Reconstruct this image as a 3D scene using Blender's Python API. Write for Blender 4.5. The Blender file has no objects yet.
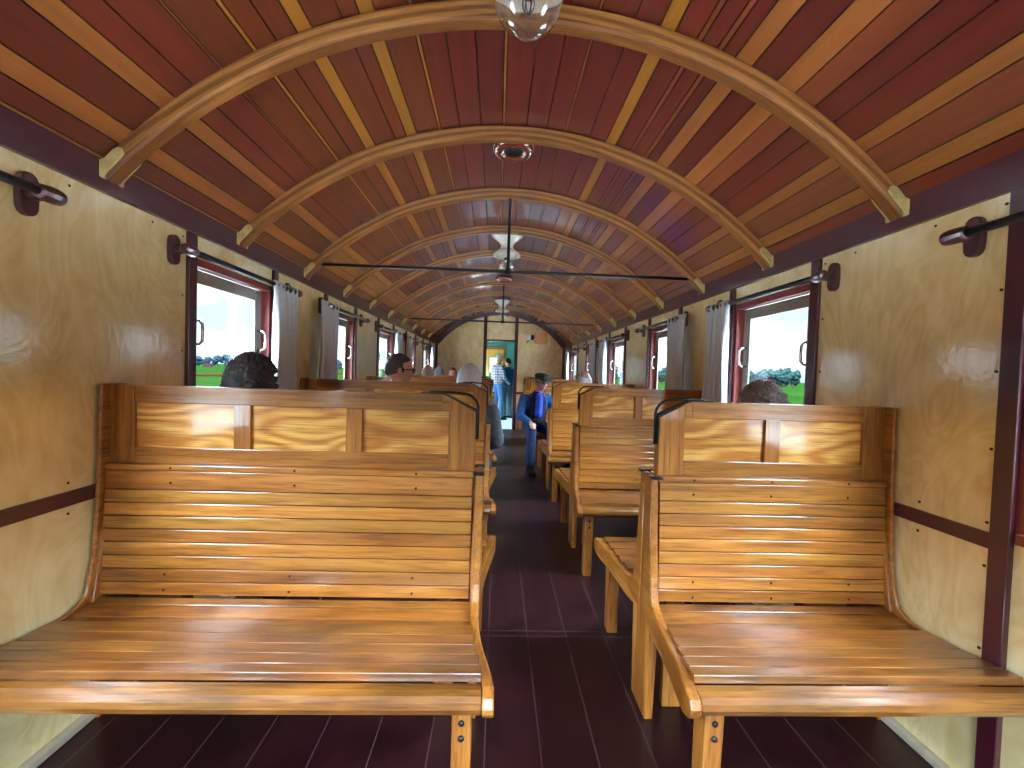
import bpy, bmesh, math, random
import numpy as np
from mathutils import Vector, Matrix, noise
random.seed(7)
PI = math.pi
scn = bpy.context.scene
COL = scn.collection

# ------------------------------------------------------------------ camera
F, CX, CY = 420.0, 512.0, 384.0
def cam_axes(vp, roll):
    v = np.array([vp[0]-CX, vp[1]-CY, F]); v /= np.linalg.norm(v)
    r = math.radians(roll)
    up = np.array([math.sin(r), -math.cos(r), 0.0])
    up = up - v*up.dot(v); up /= np.linalg.norm(up)
    x = np.cross(v, up)
    if x[0] < 0: x = -x
    return np.stack([x, v, up], 1)
Rm = cam_axes((497.4, 372.3), 1.8)
cd = bpy.data.cameras.new('camera'); cam = bpy.data.objects.new('camera', cd); COL.objects.link(cam)
cd.sensor_width = 36.0; cd.lens = 36.0*F/1024.0; cd.clip_start = 0.02; cd.clip_end = 3000
r0, r1, r2 = Rm[0], -Rm[1], -Rm[2]
M = Matrix(((r0[0], r1[0], r2[0], -0.052), (r0[1], r1[1], r2[1], 0.0), (r0[2], r1[2], r2[2], 1.23), (0, 0, 0, 1)))
cam.matrix_world = M
scn.camera = cam
vs = scn.view_settings
vs.view_transform = 'Standard'; vs.look = 'None'; vs.gamma = 1; vs.use_curve_mapping = False
vs.exposure = 0.72
cy = scn.cycles
cy.max_bounces = 10; cy.diffuse_bounces = 6; cy.glossy_bounces = 5; cy.transmission_bounces = 6; cy.transparent_max_bounces = 12
cy.sample_clamp_indirect = 6.0
cy.caustics_reflective = False; cy.caustics_refractive = False
cy.use_denoising = True

# ------------------------------------------------------------------ sky
SKY_LOW, SKY_HIGH = 1.7, 60.0
wd = bpy.data.worlds.new('world'); scn.world = wd; wd.use_nodes = True
nt = wd.node_tree; nt.nodes.clear()
def N(t, k, **kw):
    n = t.nodes.new(k)
    for a, b in kw.items(): setattr(n, a, b)
    return n
tc = N(nt, 'ShaderNodeTexCoord'); sep = N(nt, 'ShaderNodeSeparateXYZ')
nt.links.new(tc.outputs['Generated'], sep.inputs[0])
mp = N(nt, 'ShaderNodeMapping'); mp.inputs['Scale'].default_value = (1.5, 1.5, 7)
nt.links.new(tc.outputs['Generated'], mp.inputs[0])
nz = N(nt, 'ShaderNodeTexNoise'); nz.inputs['Scale'].default_value = 2.6; nz.inputs['Detail'].default_value = 5
nt.links.new(mp.outputs[0], nz.inputs['Vector'])
cr = N(nt, 'ShaderNodeValToRGB')
cr.color_ramp.elements[0].position = 0.40; cr.color_ramp.elements[0].color = (0.36, 0.54, 0.74, 1)
cr.color_ramp.elements[1].position = 0.60; cr.color_ramp.elements[1].color = (0.72, 0.84, 1.0, 1)
nt.links.new(nz.outputs['Fac'], cr.inputs[0])
mr = N(nt, 'ShaderNodeMapRange'); mr.interpolation_type = 'SMOOTHSTEP'
mr.inputs['From Min'].default_value = 0.16; mr.inputs['From Max'].default_value = 0.42
mr.inputs['To Min'].default_value = SKY_LOW; mr.inputs['To Max'].default_value = SKY_HIGH
nt.links.new(sep.outputs[2], mr.inputs['Value'])
bg = N(nt, 'ShaderNodeBackground'); out = N(nt, 'ShaderNodeOutputWorld')
nt.links.new(cr.outputs[0], bg.inputs[0]); nt.links.new(mr.outputs[0], bg.inputs[1]); nt.links.new(bg.outputs[0], out.inputs[0])

# ------------------------------------------------------------------ materials
def S(r, g, b):
    f = lambda c: ((c/255+0.055)/1.055)**2.4 if c > 10 else c/255/12.92
    return (f(r), f(g), f(b), 1)
def mat(name):
    m = bpy.data.materials.new(name); m.use_nodes = True
    t = m.node_tree; return m, t, t.nodes['Principled BSDF']
def plain(name, col, rough=0.5, metal=0.0, coat=0.0, vary=0.12, scale=18, bump=0.0, spec=0.5):
    m, t, p = mat(name)
    c = N(t, 'ShaderNodeTexCoord'); n = N(t, 'ShaderNodeTexNoise'); n.inputs['Scale'].default_value = scale; n.inputs['Detail'].default_value = 4
    t.links.new(c.outputs['Object'], n.inputs['Vector'])
    r = N(t, 'ShaderNodeValToRGB')
    r.color_ramp.elements[0].position = .3; r.color_ramp.elements[1].position = .7
    r.color_ramp.elements[0].color = tuple(x*(1-vary) for x in col[:3])+(1,)
    r.color_ramp.elements[1].color = tuple(min(1, x*(1+vary)) for x in col[:3])+(1,)
    t.links.new(n.outputs['Fac'], r.inputs[0]); t.links.new(r.outputs[0], p.inputs['Base Color'])
    p.inputs['Roughness'].default_value = rough; p.inputs['Metallic'].default_value = metal
    p.inputs['Coat Weight'].default_value = coat; p.inputs['Coat Roughness'].default_value = 0.1
    p.inputs['Specular IOR Level'].default_value = spec
    if bump:
        b = N(t, 'ShaderNodeBump'); b.inputs['Strength'].default_value = bump; b.inputs['Distance'].default_value = .01
        t.links.new(n.outputs['Fac'], b.inputs['Height']); t.links.new(b.outputs[0], p.inputs['Normal'])
    return m
def wood(name, axis, cols, tint=0.5, attr=None, wear=0, rough=0.3, coat=0.6, coatr=0.08, stretch=1.0, cross=22, rings=0.0, bump=0.15, warp=3.0):
    """varnished timber, grain along the given axis; every board shifted and tinted by its own 'rnd' value"""
    m, t, p = mat(name)
    c = N(t, 'ShaderNodeTexCoord'); at = N(t, 'ShaderNodeAttribute'); at.attribute_name = 'rnd'
    ml = N(t, 'ShaderNodeVectorMath', operation='SCALE'); ml.inputs['Scale'].default_value = 37.0
    t.links.new(at.outputs['Color'], ml.inputs[0])
    ad = N(t, 'ShaderNodeVectorMath', operation='ADD'); t.links.new(c.outputs['Object'], ad.inputs[0]); t.links.new(ml.outputs[0], ad.inputs[1])
    if attr:
        ga = N(t, 'ShaderNodeAttribute'); ga.attribute_name = attr; t.links.new(ga.outputs['Vector'], ad.inputs[0])
    sc = [cross, cross, cross]; sc['xyz'.index(axis)] = stretch
    mp = N(t, 'ShaderNodeMapping'); mp.inputs['Scale'].default_value = sc
    t.links.new(ad.outputs[0], mp.inputs[0])
    n = N(t, 'ShaderNodeTexNoise'); n.inputs['Scale'].default_value = 1.0; n.inputs['Detail'].default_value = 6; n.inputs['Roughness'].default_value = .6
    n.inputs['Distortion'].default_value = .6
    t.links.new(mp.outputs[0], n.inputs['Vector'])
    src = n.outputs['Fac']
    if rings:
        if warp < 0:                     # flat-sawn figure: growth lines bent by a slow noise
            mq = N(t, 'ShaderNodeMapping'); mq.inputs['Scale'].default_value = (2.2, 2.2, 7.5); t.links.new(ad.outputs[0], mq.inputs[0])
            nq = N(t, 'ShaderNodeTexNoise'); nq.inputs['Scale'].default_value = 1; nq.inputs['Detail'].default_value = 1; t.links.new(mq.outputs[0], nq.inputs['Vector'])
            sq = N(t, 'ShaderNodeSeparateXYZ'); t.links.new(ad.outputs[0], sq.inputs[0])
            k1 = N(t, 'ShaderNodeMath', operation='MULTIPLY'); k1.inputs[1].default_value = rings; t.links.new(sq.outputs[2], k1.inputs[0])
            k2 = N(t, 'ShaderNodeMath', operation='MULTIPLY_ADD'); k2.inputs[1].default_value = -warp; t.links.new(nq.outputs['Fac'], k2.inputs[0]); t.links.new(k1.outputs[0], k2.inputs[2])
            k3 = N(t, 'ShaderNodeMath', operation='PINGPONG'); k3.inputs[1].default_value = 1.0; t.links.new(k2.outputs[0], k3.inputs[0])
        w = N(t, 'ShaderNodeTexWave'); w.wave_type = 'BANDS'; w.bands_direction = 'Z' if axis == 'x' else 'X'
        w.inputs['Scale'].default_value = rings; w.inputs['Distortion'].default_value = warp
        w.inputs['Detail'].default_value = 1.5; w.inputs['Detail Scale'].default_value = .6
        mp2 = N(t, 'ShaderNodeMapping'); s2 = [1.0, 1.0, 1.0]; s2['xyz'.index(axis)] = .22; mp2.inputs['Scale'].default_value = s2
        t.links.new(ad.outputs[0], mp2.inputs[0]); t.links.new(mp2.outputs[0], w.inputs['Vector'])
        mx = N(t, 'ShaderNodeMix'); mx.data_type = 'FLOAT'; mx.inputs[0].default_value = .6
        t.links.new(n.outputs['Fac'], mx.inputs[2]); t.links.new(k3.outputs[0] if warp < 0 else w.outputs['Fac'], mx.inputs[3]); src = mx.outputs[0]
    r = N(t, 'ShaderNodeValToRGB'); e = r.color_ramp.elements
    e[0].position = .30; e[0].color = cols[0]; e[1].position = .72; e[1].color = cols[2]
    k = e.new(.5); k.color = cols[1]
    t.links.new(src, r.inputs[0])
    # fine dark pores
    mp3 = N(t, 'ShaderNodeMapping'); s3 = [170.0]*3; s3['xyz'.index(axis)] = 7; mp3.inputs['Scale'].default_value = s3
    t.links.new(ad.outputs[0], mp3.inputs[0])
    n3 = N(t, 'ShaderNodeTexNoise'); n3.inputs['Scale'].default_value = 1.0; n3.inputs['Detail'].default_value = 2
    t.links.new(mp3.outputs[0], n3.inputs['Vector'])
    r3 = N(t, 'ShaderNodeMapRange'); r3.inputs['From Min'].default_value = .34; r3.inputs['From Max'].default_value = .5
    r3.inputs['To Min'].default_value = .6; r3.inputs['To Max'].default_value = 1.0
    t.links.new(n3.outputs['Fac'], r3.inputs['Value'])
    hs = N(t, 'ShaderNodeHueSaturation')
    sx = N(t, 'ShaderNodeSeparateColor'); t.links.new(at.outputs['Color'], sx.inputs[0])
    mv = N(t, 'ShaderNodeMapRange'); mv.inputs['To Min'].default_value = 1-tint*.5; mv.inputs['To Max'].default_value = 1+tint*.35
    t.links.new(sx.outputs[0], mv.inputs['Value'])
    mh = N(t, 'ShaderNodeMapRange'); mh.inputs['To Min'].default_value = .5-.012*tint; mh.inputs['To Max'].default_value = .5+.006*tint
    t.links.new(sx.outputs[1], mh.inputs['Value'])
    mu = N(t, 'ShaderNodeMath', operation='MULTIPLY'); t.links.new(mv.outputs[0], mu.inputs[0]); t.links.new(r3.outputs[0], mu.inputs[1])
    if wear:
        mw = N(t, 'ShaderNodeMapping'); mw.inputs['Scale'].default_value = (1.6, 3.2, 1); t.links.new(c.outputs['Object'], mw.inputs[0])
        nw = N(t, 'ShaderNodeTexNoise'); nw.inputs['Scale'].default_value = 1.6; nw.inputs['Detail'].default_value = 6; t.links.new(mw.outputs[0], nw.inputs['Vector'])
        rw = N(t, 'ShaderNodeMapRange'); rw.inputs['From Min'].default_value = .44; rw.inputs['From Max'].default_value = .60; rw.inputs['To Min'].default_value = 1-wear; rw.inputs['To Max'].default_value = 1.05
        t.links.new(nw.outputs['Fac'], rw.inputs['Value'])
        m3 = N(t, 'ShaderNodeMath', operation='MULTIPLY'); t.links.new(mu.outputs[0], m3.inputs[0]); t.links.new(rw.outputs[0], m3.inputs[1]); mu = m3
    t.links.new(r.outputs[0], hs.inputs['Color']); t.links.new(mu.outputs[0], hs.inputs['Value']); t.links.new(mh.outputs[0], hs.inputs['Hue'])
    t.links.new(hs.outputs[0], p.inputs['Base Color'])
    p.inputs['Roughness'].default_value = rough; p.inputs['Coat Weight'].default_value = coat; p.inputs['Coat Roughness'].default_value = coatr
    if bump:
        b = N(t, 'ShaderNodeBump'); b.inputs['Strength'].default_value = bump; b.inputs['Distance'].default_value = .002
        t.links.new(n3.outputs['Fac'], b.inputs['Height']); t.links.new(b.outputs[0], p.inputs['Normal'])
        b2 = N(t, 'ShaderNodeBump'); b2.inputs['Strength'].default_value = bump*.8; b2.inputs['Distance'].default_value = .004
        t.links.new(n.outputs['Fac'], b2.inputs['Height']); t.links.new(b2.outputs[0], p.inputs['Coat Normal'])
    return m
OAK = (S(124, 71, 23), S(164, 101, 35), S(188, 129, 56))
oakx = wood('varnished_oak_across', 'x', OAK, tint=.5, stretch=2.0, cross=30)
oakz = wood('varnished_oak_upright', 'z', OAK, tint=.4)
oaky = wood('varnished_oak_lengthwise', 'y', OAK, tint=.4)
SEATC = (S(108, 58, 20), S(146, 86, 31), S(170, 110, 46))
seatx = wood('worn_seat_oak', 'x', SEATC, tint=.4, wear=.5, coat=.8, coatr=.14, cross=16, stretch=2.5, bump=.25)
pine = wood('pine_panel', 'x', (S(188, 116, 44), S(214, 148, 64), S(230, 172, 90)), tint=.25, rings=20.0, warp=-15.0, cross=30, stretch=2)
RIBC = (S(122, 74, 34), S(150, 96, 46), S(168, 114, 60))
ribw = wood('rib_oak', 'x', RIBC, tint=.2, attr='arc', coat=.3, cross=45, stretch=3, rings=9, warp=6, bump=.1)

def ply():
    m, t, p = mat('birch_plywood')
    c = N(t, 'ShaderNodeTexCoord')
    mp = N(t, 'ShaderNodeMapping'); mp.inputs['Scale'].default_value = (2.0, 2.6, 1.3); t.links.new(c.outputs['Object'], mp.inputs[0])
    n1 = N(t, 'ShaderNodeTexNoise'); n1.inputs['Scale'].default_value = 1.6; n1.inputs['Detail'].default_value = 3; n1.inputs['Distortion'].default_value = 1.2
    t.links.new(mp.outputs[0], n1.inputs['Vector'])
    w = N(t, 'ShaderNodeMath', operation='MULTIPLY'); w.inputs[1].default_value = 9.0; t.links.new(n1.outputs['Fac'], w.inputs[0])
    fr = N(t, 'ShaderNodeMath', operation='PINGPONG'); fr.inputs[1].default_value = .5; t.links.new(w.outputs[0], fr.inputs[0])
    n2 = N(t, 'ShaderNodeTexNoise'); n2.inputs['Scale'].default_value = 5; n2.inputs['Detail'].default_value = 5; t.links.new(mp.outputs[0], n2.inputs['Vector'])
    mx = N(t, 'ShaderNodeMix'); mx.data_type = 'FLOAT'; mx.inputs[0].default_value = .65
    t.links.new(fr.outputs[0], mx.inputs[2]); t.links.new(n2.outputs['Fac'], mx.inputs[3])
    r = N(t, 'ShaderNodeValToRGB'); e = r.color_ramp.elements
    e[0].position = .22; e[0].color = S(218, 188, 126); e[1].position = .62; e[1].color = S(243, 222, 172)
    k = e.new(.42); k.color = S(232, 207, 150)
    t.links.new(mx.outputs[0], r.inputs[0]); t.links.new(r.outputs[0], p.inputs['Base Color'])
    p.inputs['Roughness'].default_value = .4; p.inputs['Coat Weight'].default_value = 1; p.inputs['Coat IOR'].default_value = 1.9; p.inputs['Coat Roughness'].default_value = .08
    b = N(t, 'ShaderNodeBump'); b.inputs['Strength'].default_value = .12; b.inputs['Distance'].default_value = .004
    n4 = N(t, 'ShaderNodeTexNoise'); n4.inputs['Scale'].default_value = 60; t.links.new(c.outputs['Object'], n4.inputs['Vector'])
    t.links.new(n4.outputs['Fac'], b.inputs['Height']); t.links.new(b.outputs[0], p.inputs['Coat Normal'])
    return m
plym = ply()
maroon = plain('maroon_paint', S(68, 20, 32), rough=.35, coat=.4, vary=.08)
maroon_red = plain('red_brown_window_wood', S(118, 42, 36), rough=.3, coat=.5)
blockw = plain('dark_maroon_wood', S(72, 30, 36), rough=.3, coat=.5)
alu = plain('grey_beige_sash', S(126, 116, 102), rough=.5, vary=.05)
chrome = plain('nickel', S(200, 196, 186), rough=.25, metal=1, vary=.05)
iron = plain('black_iron', S(30, 28, 30), rough=.35, metal=.6, vary=.2)
gun = plain('dark_steel_rail', S(50, 50, 54), rough=.35, metal=.8, vary=.15)
brass = plain('cream_cast_bracket', S(196, 176, 116), rough=.45, metal=.15, vary=.15, scale=40)
white = plain('white_enamel', S(226, 224, 214), rough=.25, coat=.4, vary=.03)
curtm = plain('cream_curtain_cloth', S(204, 208, 218), rough=.9, vary=.06, scale=60)
screwm = plain('dark_screw', S(52, 42, 36), rough=.4, metal=.8)
beige = plain('beige_pipe_paint', S(176, 160, 138), rough=.5)
teal = plain('teal_paint', S(70, 140, 132), rough=.5, vary=.06)
vfloor = plain('pale_vestibule_floor', S(190, 190, 196), rough=.5)
yel = plain('yellow_door_wood', S(216, 166, 72), rough=.4, coat=.3)
pinkw = plain('pale_pine_wainscot', S(212, 150, 100), rough=.35, coat=.4)

def ceil_m():
    m, t, p = mat('varnished_ceiling_boards')
    c = N(t, 'ShaderNodeTexCoord'); at = N(t, 'ShaderNodeAttribute'); at.attribute_name = 'board'
    mp = N(t, 'ShaderNodeMapping'); mp.inputs['Scale'].default_value = (30, 1.2, 30); t.links.new(c.outputs['Object'], mp.inputs[0])
    n = N(t, 'ShaderNodeTexNoise'); n.inputs['Scale'].default_value = 1; n.inputs['Detail'].default_value = 5; t.links.new(mp.outputs[0], n.inputs['Vector'])
    mr = N(t, 'ShaderNodeMapRange'); mr.inputs['From Min'].default_value = .3; mr.inputs['From Max'].default_value = .7
    mr.inputs['To Min'].default_value = .78; mr.inputs['To Max'].default_value = 1.18; t.links.new(n.outputs['Fac'], mr.inputs['Value'])
    hs = N(t, 'ShaderNodeHueSaturation'); t.links.new(at.outputs['Color'], hs.inputs['Color']); t.links.new(mr.outputs[0], hs.inputs['Value'])
    t.links.new(hs.outputs[0], p.inputs['Base Color'])
    p.inputs['Roughness'].default_value = .4; p.inputs['Coat Weight'].default_value = 1.0; p.inputs['Coat Roughness'].default_value = .15; p.inputs['Coat IOR'].default_value = 1.7
    mp2 = N(t, 'ShaderNodeMapping'); mp2.inputs['Scale'].default_value = (14, 1.6, 14); t.links.new(c.outputs['Object'], mp2.inputs[0])
    n2 = N(t, 'ShaderNodeTexNoise'); n2.inputs['Scale'].default_value = 1; t.links.new(mp2.outputs[0], n2.inputs['Vector'])
    b = N(t, 'ShaderNodeBump'); b.inputs['Strength'].default_value = .22; b.inputs['Distance'].default_value = .004
    t.links.new(n2.outputs['Fac'], b.inputs['Height']); t.links.new(b.outputs[0], p.inputs['Coat Normal'])
    return m
ceilm = ceil_m()
def floor_mat():
    m, t, p = mat('dark_maroon_floorboards')
    c = N(t, 'ShaderNodeTexCoord'); s = N(t, 'ShaderNodeSeparateXYZ'); t.links.new(c.outputs['Object'], s.inputs[0])
    def lines(out, per, off, wdt):
        a = N(t, 'ShaderNodeMath', operation='ADD'); a.inputs[1].default_value = off; t.links.new(out, a.inputs[0])
        q = N(t, 'ShaderNodeMath', operation='PINGPONG'); q.inputs[1].default_value = per/2; t.links.new(a.outputs[0], q.inputs[0])
        l = N(t, 'ShaderNodeMath', operation='LESS_THAN'); l.inputs[1].default_value = wdt; t.links.new(q.outputs[0], l.inputs[0])
        return l.outputs[0]
    l1 = lines(s.outputs[0], .182, .055, .0018); l2 = lines(s.outputs[1], 3.02, -1.93+6.04, .003); l3 = lines(s.outputs[1], 3.02, -1.97+6.04, .003)
    mxx = N(t, 'ShaderNodeMath', operation='MAXIMUM'); t.links.new(l1, mxx.inputs[0]); t.links.new(l2, mxx.inputs[1])
    mxy = N(t, 'ShaderNodeMath', operation='MAXIMUM'); t.links.new(mxx.outputs[0], mxy.inputs[0]); t.links.new(l3, mxy.inputs[1])
    n = N(t, 'ShaderNodeTexNoise'); n.inputs['Scale'].default_value = 6; n.inputs['Detail'].default_value = 6; t.links.new(c.outputs['Object'], n.inputs['Vector'])
    r = N(t, 'ShaderNodeValToRGB'); r.color_ramp.elements[0].position = .3; r.color_ramp.elements[1].position = .75
    r.color_ramp.elements[0].color = S(30, 7, 10); r.color_ramp.elements[1].color = S(46, 13, 17); t.links.new(n.outputs['Fac'], r.inputs[0])
    mx = N(t, 'ShaderNodeMix'); mx.data_type = 'RGBA'; t.links.new(mxy.outputs[0], mx.inputs[0]); t.links.new(r.outputs[0], mx.inputs[6]); mx.inputs[7].default_value = S(84, 56, 62)
    t.links.new(mx.outputs[2], p.inputs['Base Color'])
    rr = N(t, 'ShaderNodeMapRange'); rr.inputs['To Min'].default_value = .28; rr.inputs['To Max'].default_value = .5; t.links.new(n.outputs['Fac'], rr.inputs['Value'])
    t.links.new(rr.outputs[0], p.inputs['Roughness'])
    return m
floorm = floor_mat()
def glass_mat(name, tint=(1, 1, 1, 1), ior=1.45):
    m = bpy.data.materials.new(name); m.use_nodes = True; t = m.node_tree; t.nodes.clear()
    o = N(t, 'ShaderNodeOutputMaterial'); a = N(t, 'ShaderNodeBsdfTransparent'); a.inputs[0].default_value = tint
    g = N(t, 'ShaderNodeBsdfGlossy'); g.inputs['Roughness'].default_value = .02
    ge = N(t, 'ShaderNodeNewGeometry'); dt = N(t, 'ShaderNodeVectorMath', operation='DOT_PRODUCT')
    t.links.new(ge.outputs['Normal'], dt.inputs[0]); t.links.new(ge.outputs['Incoming'], dt.inputs[1])
    ab = N(t, 'ShaderNodeMath', operation='ABSOLUTE'); t.links.new(dt.outputs['Value'], ab.inputs[0])
    om = N(t, 'ShaderNodeMath', operation='SUBTRACT'); om.inputs[0].default_value = 1; t.links.new(ab.outputs[0], om.inputs[1])
    pw = N(t, 'ShaderNodeMath', operation='POWER'); pw.inputs[1].default_value = 5; t.links.new(om.outputs[0], pw.inputs[0])
    f = N(t, 'ShaderNodeMath', operation='MULTIPLY_ADD'); f.inputs[1].default_value = .9; f.inputs[2].default_value = ior; t.links.new(pw.outputs[0], f.inputs[0])
    x = N(t, 'ShaderNodeMixShader')
    t.links.new(f.outputs[0], x.inputs[0]); t.links.new(a.outputs[0], x.inputs[1]); t.links.new(g.outputs[0], x.inputs[2]); t.links.new(x.outputs[0], o.inputs[0])
    return m
glass = glass_mat('window_glass', (.96, .99, .98, 1), .04)
globe_glass = glass_mat('lamp_globe_glass', (.86, .83, .80, 1), .14)

# ------------------------------------------------------------------ mesh helpers
class MB:
    def __init__(self):
        self.bm = bmesh.new(); self.rl = self.bm.loops.layers.float_color.new('rnd')
    def _tag(self, faces, rnd=None):
        c = rnd or (random.random(), random.random(), random.random(), 1)
        for f in faces:
            for l in f.loops: l[self.rl] = c
    def box(self, x0, x1, y0, y1, z0, z1, rnd=None):
        v = [self.bm.verts.new((x, y, z)) for z in (z0, z1) for y in (y0, y1) for x in (x0, x1)]
        fs = [self.bm.faces.new([v[i] for i in q]) for q in ((0, 2, 3, 1), (4, 5, 7, 6), (0, 1, 5, 4), (2, 6, 7, 3), (0, 4, 6, 2), (1, 3, 7, 5))]
        self._tag(fs, rnd); return self
    def hexa(self, pts, rnd=None):            # 8 points: bottom quad, top quad in the same order
        v = [self.bm.verts.new(p) for p in pts]
        fs = [self.bm.faces.new([v[i] for i in q]) for q in ((3, 2, 1, 0), (4, 5, 6, 7), (0, 1, 5, 4), (1, 2, 6, 5), (2, 3, 7, 6), (3, 0, 4, 7))]
        self._tag(fs, rnd); return self
    def prism(self, poly, axis, a, b, rnd=None):   # poly: 2-D points, extruded along axis from a to b
        def P(p, t): return {'x': (t, p[0], p[1]), 'y': (p[0], t, p[1]), 'z': (p[0], p[1], t)}[axis]
        va = [self.bm.verts.new(P(p, a)) for p in poly]; vb = [self.bm.verts.new(P(p, b)) for p in poly]
        n = len(poly); fs = [self.bm.faces.new(va[::-1]), self.bm.faces.new(vb)]
        for i in range(n): fs.append(self.bm.faces.new([va[i], va[(i+1) % n], vb[(i+1) % n], vb[i]]))
        self._tag(fs, rnd); return self
    def loft(self, rings, closed=True, cap=True, rnd=None):
        vr = [[self.bm.verts.new(p) for p in r] for r in rings]; fs = []
        n = len(rings[0])
        for a, b in zip(vr, vr[1:]):
            for i in range(n if closed else n-1):
                fs.append(self.bm.faces.new([a[i], a[(i+1) % n], b[(i+1) % n], b[i]]))
        if cap and closed: fs += [self.bm.faces.new(vr[0][::-1]), self.bm.faces.new(vr[-1])]
        self._tag(fs, rnd); return self
    def tube(self, pts, r, n=10, rnd=None, radii=None):
        pts = [Vector(p) for p in pts]; rings = []
        prev = None
        for i, p in enumerate(pts):
            d = (pts[min(i+1, len(pts)-1)]-pts[max(i-1, 0)]).normalized()
            if prev is None:
                u = d.orthogonal().normalized()
            else:
                u = (prev - d*prev.dot(d)).normalized()
            prev = u; w = d.cross(u); rr = radii[i] if radii else r
            rings.append([p+u*math.cos(2*PI*k/n)*rr+w*math.sin(2*PI*k/n)*rr for k in range(n)])
        return self.loft(rings, rnd=rnd)
    def lathe(self, prof, c=(0, 0, 0), n=32, fn=None, rnd=None):
        rings = []
        for r, z in prof:
            rings.append([(c[0]+max(r, 1e-4)*math.cos(2*PI*k/n)*(fn(k/n, r, z) if fn else 1), c[1]+max(r, 1e-4)*math.sin(2*PI*k/n)*(fn(k/n, r, z) if fn else 1), c[2]+z) for k in range(n)])
        return self.loft(rings, rnd=rnd)
    def build(self, name, m, parent=None, bevel=0.0, smooth=False, kind=None, seg=2):
        bmesh.ops.recalc_face_normals(self.bm, faces=self.bm.faces)
        me = bpy.data.meshes.new(name); self.bm.to_mesh(me); self.bm.free()
        o = bpy.data.objects.new(name, me); COL.objects.link(o)
        for x in (m if isinstance(m, (list, tuple)) else [m]): me.materials.append(x)
        if smooth:
            for p in me.polygons: p.use_smooth = True
        if bevel:
            b = o.modifiers.new('bevel', 'BEVEL'); b.width = bevel; b.segments = seg; b.limit_method = 'ANGLE'; b.angle_limit = math.radians(40)
        if parent: o.parent = parent
        if kind: o['kind'] = kind
        return o
def empty(name, loc=(0, 0, 0), rz=0.0):
    o = bpy.data.objects.new(name, None); COL.objects.link(o); o.location = loc; o.rotation_euler = (0, 0, rz); o.empty_display_size = .1
    return o
def tag(o, label, cat, group=None, kind=None):
    o['label'] = label; o['category'] = cat
    if group: o['group'] = group
    if kind: o['kind'] = kind
    return o
def copy_tree(o, parent=None):
    c = o.copy(); COL.objects.link(c)
    if parent: c.parent = parent
    for ch in [x for x in list(o.children)]: copy_tree(ch, c)
    return c

# ------------------------------------------------------------------ coach shell
WX = 1.42; Y0, Y1 = -1.75, 9.06
ZC, RR = .560, 1.895                     # rib arc: centre height and inner radius
ZCC, RC = .632, 1.893                    # ceiling boards: centre height and radius
WIN = [-.65, .80, 2.26, 3.71, 5.17, 6.62, 8.06]
WB, WT = .80, 1.70                       # window opening bottom / top
def side_wall(s, name):
    mb = MB(); a, b = s*WX, s*(WX+.06)
    x0, x1 = min(a, b), max(a, b)
    y = Y0
    for w in WIN:
        mb.box(x0, x1, y, w-.34, 0, 2.0); mb.box(x0, x1, w-.34, w+.34, 0, WB); mb.box(x0, x1, w-.34, w+.34, WT, 2.0); y = w+.34
    mb.box(x0, x1, y, Y1+.05, 0, 2.0)
    o = mb.build(name, plym, kind='structure')
    return o
wl = side_wall(-1, 'wall_left'); wr = side_wall(1, 'wall_right')
ntrim = [0]
def trim(mb, m=maroon, bevel=.003):
    ntrim[0] += 1
    return mb.build('trim_%d' % ntrim[0], m, bevel=bevel, kind='structure')
for s in (-1, 1):
    f = lambda a, b: (min(s*a, s*b), max(s*a, s*b))
    # cornice
    x0, x1 = f(WX-.018, WX+.02)
    trim(MB().box(x0, x1, Y0, Y1, 1.80, 1.925))
    # mid rail between window posts
    x0, x1 = f(WX-.012, WX+.01)
    for i, w in enumerate(WIN):
        ya = Y0 if i == 0 else WIN[i-1]+.37
        trim(MB().box(x0, x1, ya, w-.37, .757, .803), bevel=.002)
        if i >= 1:
            for yp in (w-.372, w+.322): trim(MB().box(*f(WX-.016, WX+.01), yp, yp+.05, 0, 1.80))
    # pale pipe along the floor
    nm = 'baseboard_left' if s < 0 else 'baseboard_right'
    MB().box(*f(WX-.028, WX), Y0, Y1, 0.0, .03).build(nm, beige, bevel=.006, kind='structure')
# screws of the plywood
scr = None
def screw(parent, x, y, z, s):
    global scr
    if scr is None:
        m = MB(); m.lathe([(.0, -.002), (.0045, -.002), (.0045, .001), (.003, .002), (0, .002)], n=8)
        scr = m.build('screw', screwm, parent); o = scr
    else:
        o = scr.copy(); COL.objects.link(o); o.parent = parent
    o.rotation_euler = (0, PI/2, 0); o.location = (x, y, z)
for s, par in ((-1, wl), (1, wr)):
    pan = [(1.19, 1.87), (2.65, 3.32)]
    for (ya, yb) in pan:
        for zz in (.83, 1.05, 1.28, 1.52, 1.77):
            for yy in (ya, yb): screw(par, s*WX, yy, zz, s)
        for yy in (ya+.2, ya+.52): screw(par, s*WX, yy, 1.775, s); screw(par, s*WX, yy, .83, s); screw(par, s*WX, yy, .73, s)
        for zz in (.7, .45): screw(par, s*WX, ya, zz, s)

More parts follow.
